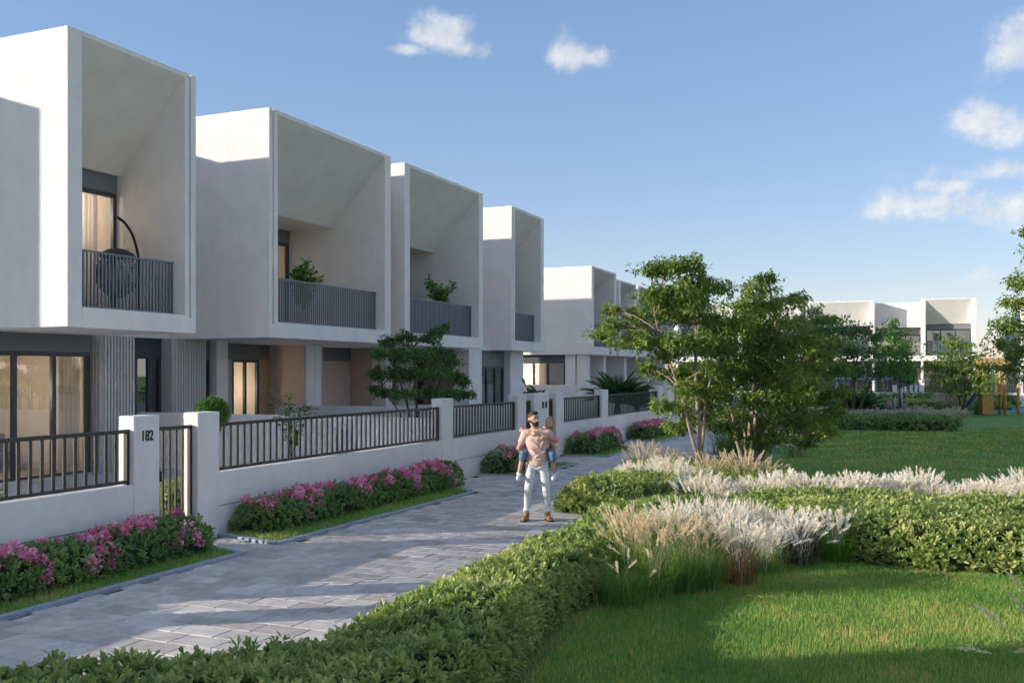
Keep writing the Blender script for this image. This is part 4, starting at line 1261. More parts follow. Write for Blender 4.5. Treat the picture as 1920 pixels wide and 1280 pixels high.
# ------------------------------------------------------------------ ornamental grasses
K = {
 'tan':  dict(h=.98, spread=.55, nb=420, npl=64, plen=.26, pw=.026, lmat=BLADE_L, pmat=PLUME_T, seed=21, bw=.008, pl_h=1.05, nbr=64),
 'tan2': dict(h=.92, spread=.6, nb=380, npl=54, plen=.26, pw=.026, lmat=BLADE_L, pmat=PLUME_T, seed=22, bw=.008, pl_h=1.05, nbr=64),
 'green':dict(h=.62, spread=.75, nb=520, npl=7, plen=.16, pw=.03, lmat=BLADE_L, pmat=PLUME_T, seed=23, bw=.008, pl_h=.9, nbr=50),
 'white':dict(h=.74, spread=.62, nb=260, npl=150, plen=.22, pw=.030, lmat=BLADE_L, pmat=PLUME_W, seed=24, bw=.009, nbr=52),
 'white2':dict(h=.70, spread=.7, nb=240, npl=140, plen=.22, pw=.030, lmat=BLADE_L, pmat=PLUME_W, seed=25, bw=.009, nbr=52),
 'feather':dict(h=.92, spread=.6, nb=260, npl=90, plen=.30, pw=.028, lmat=BLADE_L, pmat=PLUME_W, seed=26, bw=.008, nbr=60),
 'rust': dict(h=.9, spread=.62, nb=230, npl=60, plen=.28, pw=.026, lmat=RUST_L, pmat=PLUME_W, seed=27, bw=.014, nbr=52),
 'purple':dict(h=.72, spread=.72, nb=380, npl=120, plen=.2, pw=.036, lmat=PURP_L, pmat=PLUME_W, seed=28, bw=.009, nbr=44),
 'low': dict(h=.95, spread=1.0, nb=140, npl=22, plen=.40, pw=.036, lmat=BLADE_L, pmat=PLUME_T, seed=31, bw=.008, pl_h=1.05, nbr=90),
 'lime': dict(h=.62, spread=.5, nb=420, npl=46, plen=.16, pw=.034, lmat=LIME_L, pmat=PLUME_W, seed=29, bw=.009, pl_h=1.12, nbr=44),
 'mauve':dict(h=.8, spread=.8, nb=300, npl=150, plen=.2, pw=.045, lmat=BLADE_L, pmat=PLUME_P, seed=30, bw=.012, nbr=36),
}
def gc(label, X, D, key, sc=1.0, group='ornamental grasses'):
    return grass_clump(label, X, D, key, sc, group, **K[key])
gc('low arching green grass clump at the front edge of the lawn', *at(1165, 10.3), 'green', 1.0)
gc('tan plumed grass clump above the arching green one', *at(1180, 11.0), 'tan', .90)
gc('tall tan plumed grass clump right of the arching green one', *at(1236, 10.7), 'tan2', .94)
gc('tan plumed grass clump beside the hidden strip, front row', *at(1290, 10.9), 'tan', .86)
gc('tan plumed grass clump leaning out over the rust coloured one', *at(1322, 11.0), 'tan2', .78)
gc('white plumed grass clump with rust coloured leaves', *at(1385, 11.3), 'rust', .86)
gc('dark white tipped grass clump left of the lime green one', *at(1492, 12.5), 'purple', .98)
gc('small lime green grass clump with white tips', *at(1568, 12.6), 'lime', .95)
for i, (px, D, k, sc) in enumerate([(1270, 12.6, 'feather', .86), (1318, 12.9, 'feather', .84), (1362, 12.5, 'feather', .86), (1405, 13.0, 'feather', .78), (1446, 13.0, 'feather', .68), (1436, 12.0, 'white', .8)]):
    gc(['first', 'second', 'third', 'fourth', 'fifth', 'sixth'][i] + ' feathery white grass from the left in the middle cluster', *at(px, D), k, sc, 'feathery white grasses in the middle')
ordn = ['first', 'second', 'third', 'fourth', 'fifth', 'sixth', 'seventh', 'eighth', 'ninth', 'tenth', 'eleventh', 'twelfth', 'thirteenth', 'fourteenth', 'fifteenth', 'sixteenth']
for i in range(16):
    px = 1308 + i*41 + random.uniform(-7, 7)
    D = 16.35 - (i > 10)*.12*(i - 10) + random.uniform(-.2, .2)
    gc(ordn[i] + ' white grass clump from the left in the row behind the hedge', *at(px, D), random.choice(['white', 'white2']), random.uniform(.86, 1.08), 'row of white grasses behind the broad hedge')
for i, (px, D, k, sc) in enumerate([(1188, 19.0, 'white', .95), (1225, 18.6, 'white2', 1.0), (1258, 18.9, 'white', 1.05), (1290, 18.2, 'white2', 1.0), (1240, 20.2, 'white', .95)]):
    gc(ordn[i] + ' white grass clump from the left behind the sunlit hedge', *at(px, D), k, sc, 'white grasses behind the sunlit hedge')
gc('tan plumed grass clump standing beside the far path bend', *at(1205, 20.6), 'tan', .95)
gc('tan plumed grass clump left of the two tree bases', *at(1248, 21.0), 'tan2', .85)
gc('tan plumed grass clump at the slim left tree base', *at(1335, 18.6), 'tan2', .95)
gc('tan plumed grass clump in front of the multi stemmed tree', *at(1395, 18.2), 'tan', .95)
gc('tan plumed grass clump right of the multi stemmed tree base', *at(1425, 18.5), 'tan2', .85)
gc('round white grass ball on the lawn right of the tree', *at(1492, 28.3), 'white2', 1.15)
gc('mauve grass mound behind the multi stemmed tree, left one', *at(1365, 29.0), 'mauve', 1.5)
gc('mauve grass mound behind the multi stemmed tree, right one', *at(1425, 30.0), 'mauve', 1.4)
gc('small white grass tuft left of the far hedge', *at(1555, 42), 'white', 1.0)
for i in range(9):
    gc(ordn[i] + ' mauve grass tuft from the left on the far hedge', *at(1590 + i*25, 43.5 + random.uniform(-.4, .6)), 'mauve', random.uniform(.95, 1.15), 'mauve grasses along the far hedge')
gc('pale plumed grass at the right edge before the far lawn', *at(1922, 16.2), 'feather', .95)
gc('tan plumed grass reaching in at the lower right corner', 4.32, 7.0, 'low', 1.0)
for i, (px, D) in enumerate([(1770, 58), (1800, 57.5), (1838, 57)]):
    gc(ordn[i] + ' dusky grass tuft from the left below the playground tree', *at(px, D), 'mauve', 1.5, 'grasses below the playground tree')

# ------------------------------------------------------------------ trees
def pad_list(D, items, depth=1.0, seed=1):
    """items: (px, py, half width px, half height px); pads get their own depth around the trunk"""
    rs = random.Random(seed); out = []
    for it in items:
        px, py, hw, hh = it[:4]
        dy = it[4] if len(it) > 4 else rs.uniform(-depth, depth)
        Dp = D + dy
        x, d, z = at(px, Dp, py)
        out.append((x, dy, z, hw/F*Dp, hh/F*Dp))
    return out
def rel(px, py, D, dy=0.0):
    x, d, z = at(px, D + dy, py); return (x, dy, z)
def place_tree(label, px0, D, stems_px, pads_px, **kw):
    X = at(px0, D)[0]
    st = []
    for q in stems_px:
        x, dy, z = rel(q[0], q[1], D, q[2] if len(q) > 2 else 0)
        st.append((x - X, dy, z) + tuple(q[3:]))
    pads = [(p[0] - X, p[1], p[2], p[3], p[4]) for p in pad_list(D, pads_px, kw.pop('depth', 1.0), kw.get('seed', 3))]
    pads = [p for p in pads]
    return tree(label, X, D, st, pads, **kw)

# slim tree between the middle and the right: sunlit tiers reaching left over the path
place_tree('slim sunlit tree with leafy tiers reaching left over the path', 1316, 19.8,
    [(1300, 530, .3, .06), (1225, 590, -.3, .042), (1345, 620, .4, .04)],
    [(1225, 505, 30, 14), (1255, 500, 34, 14), (1290, 498, 36, 16), (1222, 550, 26, 11), (1262, 545, 38, 15), (1310, 535, 42, 20), (1190, 590, 26, 11), (1235, 590, 40, 15), (1285, 590, 44, 18),
     (1150, 608, 28, 11), (1128, 626, 22, 9), (1175, 640, 34, 13), (1215, 640, 34, 13), (1262, 640, 36, 15), (1305, 640, 38, 18), (1215, 690, 20, 9), (1248, 700, 30, 12), (1290, 700, 34, 14), (1340, 600, 26, 13), (1345, 540, 26, 13),
     (1245, 760, 26, 13), (1282, 765, 26, 13), (1270, 800, 22, 11), (1150, 580, 20, 8), (1205, 620, 30, 11), (1330, 690, 26, 13), (1320, 740, 30, 14), (1300, 790, 26, 11), (1245, 665, 34, 14), (1290, 730, 34, 14), (1240, 570, 36, 14), (1300, 565, 40, 16), (1320, 780, 22, 10)],
    depth=1.1, leaf=.082, nper=330, seed=4, lmat=TREE_L)
# multi-stemmed tree
pads = [(1420, 540, 34, 15), (1400, 575, 44, 18), (1450, 570, 40, 16), (1490, 560, 26, 10), (1375, 610, 46, 18), (1430, 610, 56, 22), (1490, 605, 40, 15), (1345, 650, 40, 20), (1400, 650, 56, 24), (1460, 650, 56, 24), (1515, 640, 36, 18),
        (1340, 690, 36, 20), (1390, 700, 52, 24), (1450, 700, 56, 26), (1510, 690, 44, 24), (1545, 670, 26, 14), (1355, 735, 38, 19), (1410, 750, 52, 22), (1470, 750, 56, 26), (1530, 740, 36, 20), (1375, 775, 30, 13), (1430, 790, 40, 15), (1490, 795, 46, 18), (1540, 785, 30, 14),
        (1440, 520, 20, 8), (1565, 640, 22, 9), (1570, 690, 26, 12), (1570, 735, 26, 12), (1568, 770, 22, 10), (1540, 600, 22, 8), (1330, 620, 30, 12), (1325, 760, 22, 10), (1360, 800, 28, 11), (1400, 815, 30, 11), (1450, 820, 36, 12), (1330, 720, 34, 15), (1530, 815, 24, 10), (1555, 810, 18, 8), (1420, 830, 24, 10), (1510, 830, 20, 9), (1500, 720, 50, 24), (1425, 680, 50, 25)]
place_tree('multi stemmed leafy tree with pale bark beside the lawn', 1405, 21.2,
    [(1355, 680, -.3, .055), (1420, 600, .2, .075), (1450, 640, -.3, .06), (1490, 690, .4, .055, (.12, .05)), (1400, 720, .6, .045)],
    pads, depth=1.5, leaf=.080, nper=320, seed=9, lmat=TREE_L)
# dark garden tree behind the railing
place_tree('dark dense garden tree behind the long railing', 790, 25.0,
    [(740, 680, -.3, .045), (775, 650, 0, .05), (835, 680, .2, .045), (870, 720, .1, .035), (715, 725, .1, .03)],
    [(728, 640, 20, 8), (760, 632, 22, 9), (800, 634, 22, 9), (820, 622, 18, 8), (712, 662, 18, 9), (745, 665, 26, 12), (785, 664, 28, 12), (825, 660, 24, 11), (848, 678, 16, 9), (706, 700, 16, 9), (735, 700, 24, 12), (775, 700, 28, 13), (815, 698, 28, 12), (852, 706, 20, 10), (876, 738, 12, 7), (720, 735, 18, 9), (760, 738, 24, 9), (805, 736, 28, 11), (845, 738, 22, 9), (868, 715, 14, 7), (834, 612, 9, 4), (700, 728, 10, 5)],
    depth=.9, leaf=.085, nper=300, seed=12, lmat=TREE_D, bark=DBARK, group='garden plants behind the walls')
# middle distance
place_tree('broad dark tree in the middle distance behind the palm', 1600, 46,
    [(1560, 680, 0, .09), (1610, 660, 0, .1), (1650, 680, 0, .08)],
    [(1540, 620, 40, 13), (1590, 622, 46, 15), (1640, 630, 40, 15), (1520, 650, 40, 14), (1570, 655, 50, 18), (1620, 660, 52, 18), (1670, 665, 40, 16), (1530, 690, 36, 14), (1580, 695, 46, 16), (1635, 700, 46, 16), (1690, 695, 28, 14), (1515, 580, 24, 7), (1560, 600, 30, 10)],
    depth=2.0, leaf=.17, nper=26, seed=14, lmat=TREE_D, bark=DBARK)
place_tree('bright green conical tree in front of the far houses', 1685, 58,
    [(1685, 640, 0, .1)],
    [(1672, 606, 14, 9), (1672, 630, 26, 12), (1695, 645, 22, 12), (1662, 655, 28, 13), (1690, 668, 26, 13), (1700, 690, 22, 12), (1670, 690, 30, 13), (1705, 712, 14, 8)],
    depth=1.2, leaf=.19, nper=24, seed=15, lmat=TREE_B, bark=DBARK)
place_tree('small forked tree beside the play tower', 1806, 54,
    [(1785, 700, 0, .07), (1825, 695, 0, .07), (1806, 680, .3, .06)],
    [(1800, 645, 24, 11), (1775, 668, 28, 12), (1820, 668, 28, 12), (1750, 688, 22, 9), (1798, 692, 36, 13), (1840, 690, 22, 11), (1770, 712, 30, 11), (1815, 716, 34, 12), (1850, 708, 20, 10), (1858, 690, 16, 8), (1795, 735, 26, 8), (1838, 728, 20, 8), (1780, 640, 14, 6)],
    depth=1.2, leaf=.19, nper=24, seed=16, lmat=TREE_L, bark=DBARK)
place_tree('tall leafy tree at the right edge of the picture', 1950, 33,
    [(1925, 580, 0, .09), (1965, 540, .4, .11), (2010, 590, 0, .09)],
    [(1925, 436, 16, 8), (1950, 470, 36, 16), (1915, 530, 30, 13), (1965, 520, 46, 20), (1898, 568, 28, 12), (1945, 570, 46, 20), (2000, 570, 50, 22), (1885, 608, 28, 13), (1930, 620, 44, 19), (1985, 620, 50, 22), (1878, 645, 24, 12), (1920, 662, 40, 17), (1975, 670, 50, 22), (1892, 690, 24, 10), (1938, 712, 38, 13), (2010, 700, 40, 20)],
    depth=1.6, leaf=.13, nper=88, seed=17, lmat=TREE_L)
place_tree('dark bushy tree filling the gap left of the broad tree', 1480, 52,
    [(1470, 690, 0, .1), (1500, 680, 0, .1)],
    [(1450, 660, 40, 15), (1490, 640, 40, 15), (1430, 690, 40, 18), (1480, 690, 46, 20), (1520, 700, 40, 18), (1450, 725, 40, 14), (1500, 735, 40, 14)],
    depth=2.0, leaf=.19, nper=24, seed=18, lmat=TREE_D, bark=DBARK)

# ------------------------------------------------------------------ palms and potted plants
def fronds(label, X, D, n, L, z=0.0, seed=1, cat='palm', name='palm', lmat=None, up=.35, group='palms', trunk_h=.25, nl=26):
    rng = np.random.default_rng(seed)
    o = thing(name, label, cat, (X, D, z), 0, group)
    MB().lathe([(.13, -.02), (.15, trunk_h*.5), (.10, trunk_h)], 12).build('trunk', DBARK, o, smooth=True)
    mb = MB(); T, Dr, S = [], [], []
    for k in range(n):
        az = 2*math.pi*k*.618 + rng.uniform(-.2, .2)
        a0 = up + 1.0*(k/n) + rng.uniform(-.1, .1); l = L*rng.uniform(.8, 1.1)
        p = Vector((0, 0, trunk_h)); pts = [p.copy()]
        for j in range(8):
            a = a0 + .75*(j/8)**1.5
            p = p + Vector((math.cos(az)*math.sin(a), math.sin(az)*math.sin(a), math.cos(a)))*(l/8); pts.append(p.copy())
        mb.tube(pts, [.018*(1 - .8*j/8) for j in range(9)], 5)
        for j in range(nl):
            t = .15 + .85*j/nl; f = t*8; i = min(int(f), 7); q = pts[i].lerp(pts[i+1], f - i); ax = (pts[i+1] - pts[i]).normalized()
            sd = ax.cross(Vector((0, 0, 1))).normalized()
            for sg in (-1, 1):
                T.append(q); Dr.append(ax*.75 + sd*sg*.75 + Vector((0, 0, .28))); S.append(l*.30*math.sin(min(1, .25 + t*.85)*math.pi)**.5 + .03)
    mb.build('stalks', lmat or PALM_L, o, smooth=True)
    T, Dr, S = np.array([tuple(t) for t in T]), np.array([tuple(t) for t in Dr]), np.array(S)
    proto = ([(0, 0, 0), (.055, .4, .02), (0, 1, -.08), (-.055, .4, .02)], [(0, 1, 2), (0, 2, 3)])
    me = scatter_mesh('fronds', proto[0], proto[1], frames(Dr), T, S, lmat or PALM_L, rng.random(len(T)))
    tag(inst(me, 'fronds', o), kind='stuff')
    return o
X, D, _ = rw(37.2, 11.2)
fronds('spiky palm in the garden behind the dark panelled fence', X, D, 30, 1.75, seed=2, trunk_h=1.2)
X, D, _ = rw(41.5, 11.6)
fronds('smaller spiky palm further along behind the far pillar', X, D, 22, 1.5, seed=3, trunk_h=.9)
X, D = at(1603, 49.5)
fronds('dark spiky palm at the edge of the blue play surface', X, D, 34, 1.75, seed=4, trunk_h=.3)

def potted(label, loc, h, spread, pot_r, pot_h, seed, lmat, leaf=.12, n=160, potm=None, ball=False, stem=0.0, name='potted_plant', rz=0.0):
    rng = np.random.default_rng(seed)
    o = thing(name, label, 'plant', loc, rz, 'potted plants')
    MB().lathe([(pot_r*.72, 0), (pot_r, pot_h), (pot_r*1.06, pot_h), (pot_r*1.06, pot_h + .03), (pot_r*.9, pot_h + .03), (pot_r*.88, pot_h - .02)], 20).build('pot', potm or POT, o, smooth=False)
    if ball:
        MB().tube([(0, 0, pot_h - .02), (0.01, 0, pot_h + stem)], .025, 8).build('stem', DBARK, o)
        c = np.array([0, 0, pot_h + stem + spread*.9])
        q = unit(rng.normal(size=(n, 3))); T = c + q*spread*rng.uniform(.8, 1.0, n)[:, None]
        Dr = q + rng.normal(size=(n, 3))*.6
        MB().sphere(tuple(c), spread*.86, 16, 10).build('dark_core', CORE, o, smooth=True)
    else:
        ns = 7; mb = MB(); T, Dr = [], []
        for k in range(ns):
            az = 2*math.pi*k/ns + rng.uniform(-.4, .4); e = Vector((math.cos(az)*spread*rng.uniform(.3, 1), math.sin(az)*spread*rng.uniform(.3, 1), pot_h + h*rng.uniform(.6, 1)))
            b0 = Vector((0, 0, pot_h - .02)); pts = bez(b0, Vector((e.x*.3, e.y*.3, (b0.z + e.z)*.55)), e, 7)
            mb.tube(pts, [.010 - .001*j for j in range(7)], 5)
            for j in range(n//ns):
                f = rng.uniform(1.2, 5.99); i = int(f); p = pts[i].lerp(pts[i+1], f - i)
                T.append(tuple(p)); dv = rng.normal(size=3); dv[2] = dv[2]*.4 + .35; Dr.append(dv)
        mb.build('stems', DBARK, o); T = np.array(T); Dr = np.array(Dr)
    m = len(T)
    me = scatter_mesh('foliage', LEAF6[0], LEAF6[1], frames(Dr, roll=rng.normal(size=m)*.5), T, leaf*rng.uniform(.7, 1.25, m), lmat, rng.random(m))
    tag(inst(me, 'foliage', o), kind='stuff')
    return o
zf = ZB + .41
potted('clipped ball topiary behind the plain gate pillar at 182', rw(14.0, 11.9, .03), 1, .30, .2, .45, 31, TREE_B, .06, 2600, ball=True, stem=.98, name='topiary')
potted('tall leafy potted shrub behind the long railing by the porch', rw(18.2, 13.2, .03), 1.75, .6, .24, .45, 32, TREE_D, .17, 260)
potted('rubber plant with black leaves above the broad gate pillar', rw(28.3, 11.2, .03), 1.85, .36, .22, .5, 33, PALM_L, .34, 130, DPOT)
potted('small green plant at the left end of the hanging chair balcony', rw(14.75, 16.35, zf), .75, .25, .14, .3, 34, TREE_B, .10, 150)
potted('trailing plant at the left end of the second balcony', rw(21.2, 16.3, zf), 1.35, .4, .18, .35, 35, TREE_B, .15, 460)
potted('large leafy plant in the middle of the second balcony', rw(23.3, 16.5, zf), 1.6, .6, .22, .4, 36, TREE_B, .24, 560)
potted('leafy plant rising above the third balcony', rw(32.1, 16.6, zf), 1.9, .7, .22, .4, 37, TREE_B, .22, 620)
potted('low potted plant inside the railing at the left edge', rw(8.9, 11.2, .03), .75, .35, .2, .35, 38, TREE_D, .16, 120)
Xf = fw_(1.3, .8, ZB + .41)
potted('shrub on the far sunlit balcony', Xf, 1.6, .55, .25, .4, 39, TREE_B, .22, 200)

# low clipped hedge seen through the 182 gate
hedge('small clipped hedge seen through the bars of the 182 gate', [rw(s, b)[:2] for s, b in [(11.2, 10.35), (12.6, 10.35), (12.6, 10.95), (11.2, 10.95)]], .75, .25, .06, 160, 8, .075, seed=41, z0=.03)

# ------------------------------------------------------------------ hanging egg chair on the first balcony
hc = thing('hanging_chair', 'dark wicker egg chair hanging from a curved stand on the balcony', 'chair', rw(16.5, 16.7, zf), ROT)
base = MB().tube([(.45*math.cos(a), .45*math.sin(a), .03) for a in np.linspace(0, 2*math.pi, 24)], .025, 8); base.build('stand_base', BLACKM, hc, smooth=True)
pts = [Vector((.62, 0, .03)), Vector((.66, 0, .8)), Vector((.62, 0, 1.4)), Vector((.45, 0, 1.85)), Vector((.2, 0, 2.1)), Vector((-.02, 0, 2.18))]
sp = []
for i in range(len(pts)-1):
    for k in range(5): sp.append(pts[i].lerp(pts[i+1], k/5))
sp.append(pts[-1])
for _ in range(3): sp = [sp[0]] + [(sp[i-1] + sp[i]*2 + sp[i+1])/4 for i in range(1, len(sp)-1)] + [sp[-1]]
MB().tube([(.45, 0, .03), (.62, 0, .03)], .025, 8).tube(sp, .032, 10).build('stand_pole', BLACKM, hc, smooth=True)
ch = MB()
for k in range(16):
    zc = 1.46 + k*.046
    ch.tube([(-.02 + .012*(k % 2)*math.cos(a), .012*((k+1) % 2)*math.cos(a), zc + .03*math.sin(a)) for a in np.linspace(0, 2*math.pi, 8)], .004, 4, cap=False)
ch.build('chain', PGREY, hc)
wk = MB()
def egg(t):  # t 0..1 bottom to top -> radius, z
    z = .36 + 1.1*t
    r = .48*math.sin(math.pi*min(1, t*.94 + .05))**.75
    return max(.03, r), z
for k in range(22):
    a = 2*math.pi*k/22
    prof = [egg(t) for t in np.linspace(0, 1, 14)]
    if abs(((a + math.pi/2 + math.pi) % (2*math.pi)) - math.pi) < .85:       # open front (towards -y)
        prof = prof[:5]
    wk.tube([(r*math.cos(a) - .02, r*math.sin(a), z) for r, z in prof], .010, 5, cap=False)
for t in np.linspace(.04, .98, 18):
    r, z = egg(t)
    angs = np.linspace(0, 2*math.pi, 30) if t < .32 or t > .93 else np.linspace(-math.pi/2 + .85, 1.5*math.pi - .85, 24)
    wk.tube([(r*math.cos(a) - .02, r*math.sin(a), z) for a in angs], .009, 5, cap=False)
wk.build('basket', WICK, hc)
MB().lathe([(.03, 1.48), (.2, 1.45), (.36, 1.36), (.41, 1.27), (.38, 1.26), (.18, 1.39)], 22, (-.02, 0, 0)).build('hood', WICK, hc, smooth=True)
MB().sphere((-.02, 0.02, .60), .36, 16, 10, (1, 1, .45)).build('cushion', CUSH, hc, smooth=True)
MB().sphere((-.02, .25, .90), .28, 16, 10, (1, .4, 1)).build('back_cushion', CUSH, hc, smooth=True)

# ------------------------------------------------------------------ playground
ps = MB(); ps.prism_z([at(1520, 62), at(1545, 53), at(1700, 51.5), at(1765, 52.5), (27.0, 58), (26.0, 62.5)], .0, .012)
tag(ps.build('play_surface', PBLUE), kind='structure')
ps = MB(); ps.prism_z([at(1835, 62), at(1990, 58), at(2000, 66), at(1850, 67)], .0, .012)
tag(ps.build('play_surface', PBLUE), kind='structure')
def swing():
    X0, D0 = at(1688, 58)
    o = thing('swing_set', 'pale steel swing frame on the blue surface', 'swing', (X0, D0, .012), 0)
    L = 3.9
    MB().tube([(-L, 0, 2.05), (0.1, 0, 2.05)], .10, 12).build('beam', PGREY, o, smooth=True)
    for x, y in ((-L + .1, -.5), (-L + .1, .5), (-.02, -.5), (.12, .5)):
        MB().tube([(x, y, 0), (x, 0, 2.0)], .055, 10).build('leg', PGREY, o, smooth=True)
    for x in (-2.9, -1.2):
        s_ = box('swing_seat', BLACKM, o, x - .25, x + .25, -.1, .1, .5, .54)
        for dx in (-.22, .22):
            MB().tube([(x + dx, 0, 2.0), (x + dx, 0, .53)], .01, 5).build('chain', PGREY, s_)
    return o
swing()
X0, D0 = at(1858, 56)
pt = thing('play_tower', 'timber play tower with roof and blue slide', 'play tower', (X0, D0, .012), -.2)
for x in (-.5, .62):
    for y in (-.5, .5):
        MB().tube([(x, y, 0), (x, y, 3.0)], .085, 10).build('post', PWOOD, pt, smooth=True)
MB().prism_x([(-.85, 2.82), (0, 3.3), (.85, 2.82), (.85, 2.72), (0, 3.18), (-.85, 2.72)], -.85, .95).build('roof', PWOOD, pt)
box('platform', PWOOD, pt, -.6, .72, -.6, .6, 1.15, 1.25)
for k in range(4):
    box('plank', PWOOD, pt, -.62 + k*.15, -.48 + k*.15, -.62, -.58, .05, 1.1)
for k in range(5):
    box('plank', PWOOD, pt, -.42 + k*.2, -.32 + k*.2, -.6, -.56, 1.3, 1.95)
sl = MB()
prof = [(-.62, 1.2), (-.8, 1.12), (-1.2, .5), (-1.4, .22), (-1.6, .18)]
for (xa, za), (xb, zb_) in zip(prof, prof[1:]):
    sl.quad((xa, -.25, za), (xb, -.25, zb_), (xb, .25, zb_), (xa, .25, za))
    for yy in (-.25, .25):
        sl.quad((xa, yy, za), (xb, yy, zb_), (xb, yy, zb_ + .22), (xa, yy, za + .22))
so = sl.build('slide', SLIDE, pt); sd_ = so.modifiers.new('solid', 'SOLIDIFY'); sd_.thickness = .03
for x in (1.5, 2.6):
    MB().tube([(x, .1, 0), (x, .1, 1.9)], .08, 10).build('post', PWOOD, pt, smooth=True)
bm_ = MB()
for k in range(7): bm_.tube([(.7 + k*.3, .1, 1.25 + .06*math.sin(k)), (.7 + k*.3 + .1, .1, 1.95)], .015, 5)
bm_.tube([(.66, .1, 1.2), (1.5, .1, 1.05), (2.6, .1, 1.2)], .02, 6)
bm_.build('climbing_net', DARK, pt)
for i, px in enumerate((1677, 1690, 1697, 1708, 1716, 1727)):
    Xq, Dq = at(px, 71.5)
    o = thing('totem_post', ordn[i] + ' from the left of the white topped posts behind the swing', 'post', (Xq, Dq, 0), 0, 'white topped posts behind the swing')
    w = .09 if i in (1, 2, 3, 4) else .15
    MB().box(-w/3, w/3, -.06, .06, 0, 1.05).build('post', PWOOD, o)
    b2 = MB().box(-w, w, -.03, .03, 0, .52).build('board', WHITEP, o, loc=(0, -.1, 1.0)); b2.rotation_euler = (0, R(random.uniform(-7, 7)), 0)

# ------------------------------------------------------------------ people
def capsule(bm, a, b, ra, rb, n=14):
    a, b = Vector(a), Vector(b); d = b - a; L = d.length
    t = d.normalized() if L > 1e-6 else Vector((0, 0, 1))
    ref = t.orthogonal().normalized(); bn = t.cross(ref)
    rings = []
    for k in range(5):
        th = math.pi/2*(1 - k/4); rings.append((a - t*ra*math.sin(th), ra*math.cos(th)))
    for k in range(5):
        th = math.pi/2*k/4; rings.append((b + t*rb*math.sin(th), rb*math.cos(th)))
    vs = []
    for c, r in rings:
        vs.append([bm.verts.new(c + (ref*math.cos(2*math.pi*j/n) + bn*math.sin(2*math.pi*j/n))*max(r, 1e-4)) for j in range(n)])
    for k in range(len(vs)-1):
        for j in range(n):
            bm.faces.new((vs[k][j], vs[k][(j+1) % n], vs[k+1][(j+1) % n], vs[k+1][j]))
    bm.faces.new(vs[0][::-1]); bm.faces.new(vs[-1])
def ell(bm, c, r, rot=None):
    M = Matrix.Translation(c) @ (rot.to_matrix().to_4x4() if rot else Matrix()) @ Matrix.Diagonal((*r, 1))
    bmesh.ops.create_uvsphere(bm, u_segments=20, v_segments=14, radius=1, matrix=M)
def flesh(name, shapes, mat, parent, voxel=.012, smooth=4):
    bm = bmesh.new()
    for sh in shapes:
        if sh[0] == 'c': capsule(bm, *sh[1:])
        else: ell(bm, *sh[1:])
    me = bpy.data.meshes.new(name); bm.to_mesh(me); bm.free()
    o = bpy.data.objects.new('tmp_' + name, me); COL.objects.link(o)
    rm = o.modifiers.new('r', 'REMESH'); rm.mode = 'VOXEL'; rm.voxel_size = voxel; rm.use_smooth_shade = True
    sm = o.modifiers.new('s', 'SMOOTH'); sm.iterations = smooth; sm.factor = .5
    bpy.context.view_layer.update()
    dg = bpy.context.evaluated_depsgraph_get()
    m2 = bpy.data.meshes.new_from_object(o.evaluated_get(dg))
    bpy.data.objects.remove(o); bpy.data.meshes.remove(me)
    m2.name = name; m2.materials.clear(); m2.materials.append(mat)
    m2.polygons.foreach_set('use_smooth', [True]*len(m2.polygons))
    return inst(m2, name, parent)
def hand(w, d, s, thumb_side, curl=.5):
    """palm and five fingers: w wrist, d direction of the fingers, s sideways (across the knuckles)"""
    w, d, s = Vector(w), Vector(d).normalized(), Vector(s).normalized()
    nrm = d.cross(s).normalized()
    out = [('c', w, w + d*.05, .022, .026), ('c', w + d*.05 - s*.025, w + d*.085 - s*.028, .016, .015), ('c', w + d*.05 + s*.025, w + d*.085 + s*.028, .016, .015)]
    for k, l in zip((-1.5, -.5, .5, 1.5), (.068, .078, .074, .058)):
        b0 = w + d*.09 + s*k*.019; m1 = b0 + d*l*.55 + nrm*l*curl*.25; e = m1 + d*l*.42 + nrm*l*curl*.6
        out += [('c', b0, m1, .0095, .009), ('c', m1, e, .009, .0075)]
    b0 = w + d*.03 + s*thumb_side*.032; m1 = b0 + d*.035 + s*thumb_side*.03; e = m1 + d*.03 + nrm*.015
    out += [('c', b0, m1, .012, .0105), ('c', m1, e, .0105, .009)]
    return out

MX, MD = at(1007, 16.0)
man = thing('person', 'bearded man in beige shirt and pale jeans carrying a girl piggyback', 'person', (MX, MD, .028), 0)
# x right in the picture, y away from the camera
hipL, hipR = (-.095, .02, .93), (.095, .02, .93)
knL, knR = (-.145, -.03, .50), (.15, -.03, .50)
anL, anR = (-.175, .03, .085), (.175, .03, .085)
shL, shR = (-.185, .02, 1.45), (.185, .02, 1.45)
elL, elR = (-.30, .16, 1.20), (.30, .16, 1.20)
wrL, wrR = (-.20, .34, 1.03), (.20, .34, 1.03)
torso = [('e', (0, .02, 1.30), (.165, .11, .20)), ('e', (0, .02, 1.05), (.145, .10, .17)), ('c', shL, shR, .068, .068), ('c', (0, .03, 1.42), (0, .02, 1.54), .062, .055)]
hx = -.065
def hd(p, a=.65, c=(hx, 0)):
    x, y = p[0] - c[0], p[1] - c[1]
    return (c[0] + x*math.cos(a) - y*math.sin(a), c[1] + x*math.sin(a) + y*math.cos(a), p[2])
from mathutils import Euler
HR = Euler((0, 0, .65))
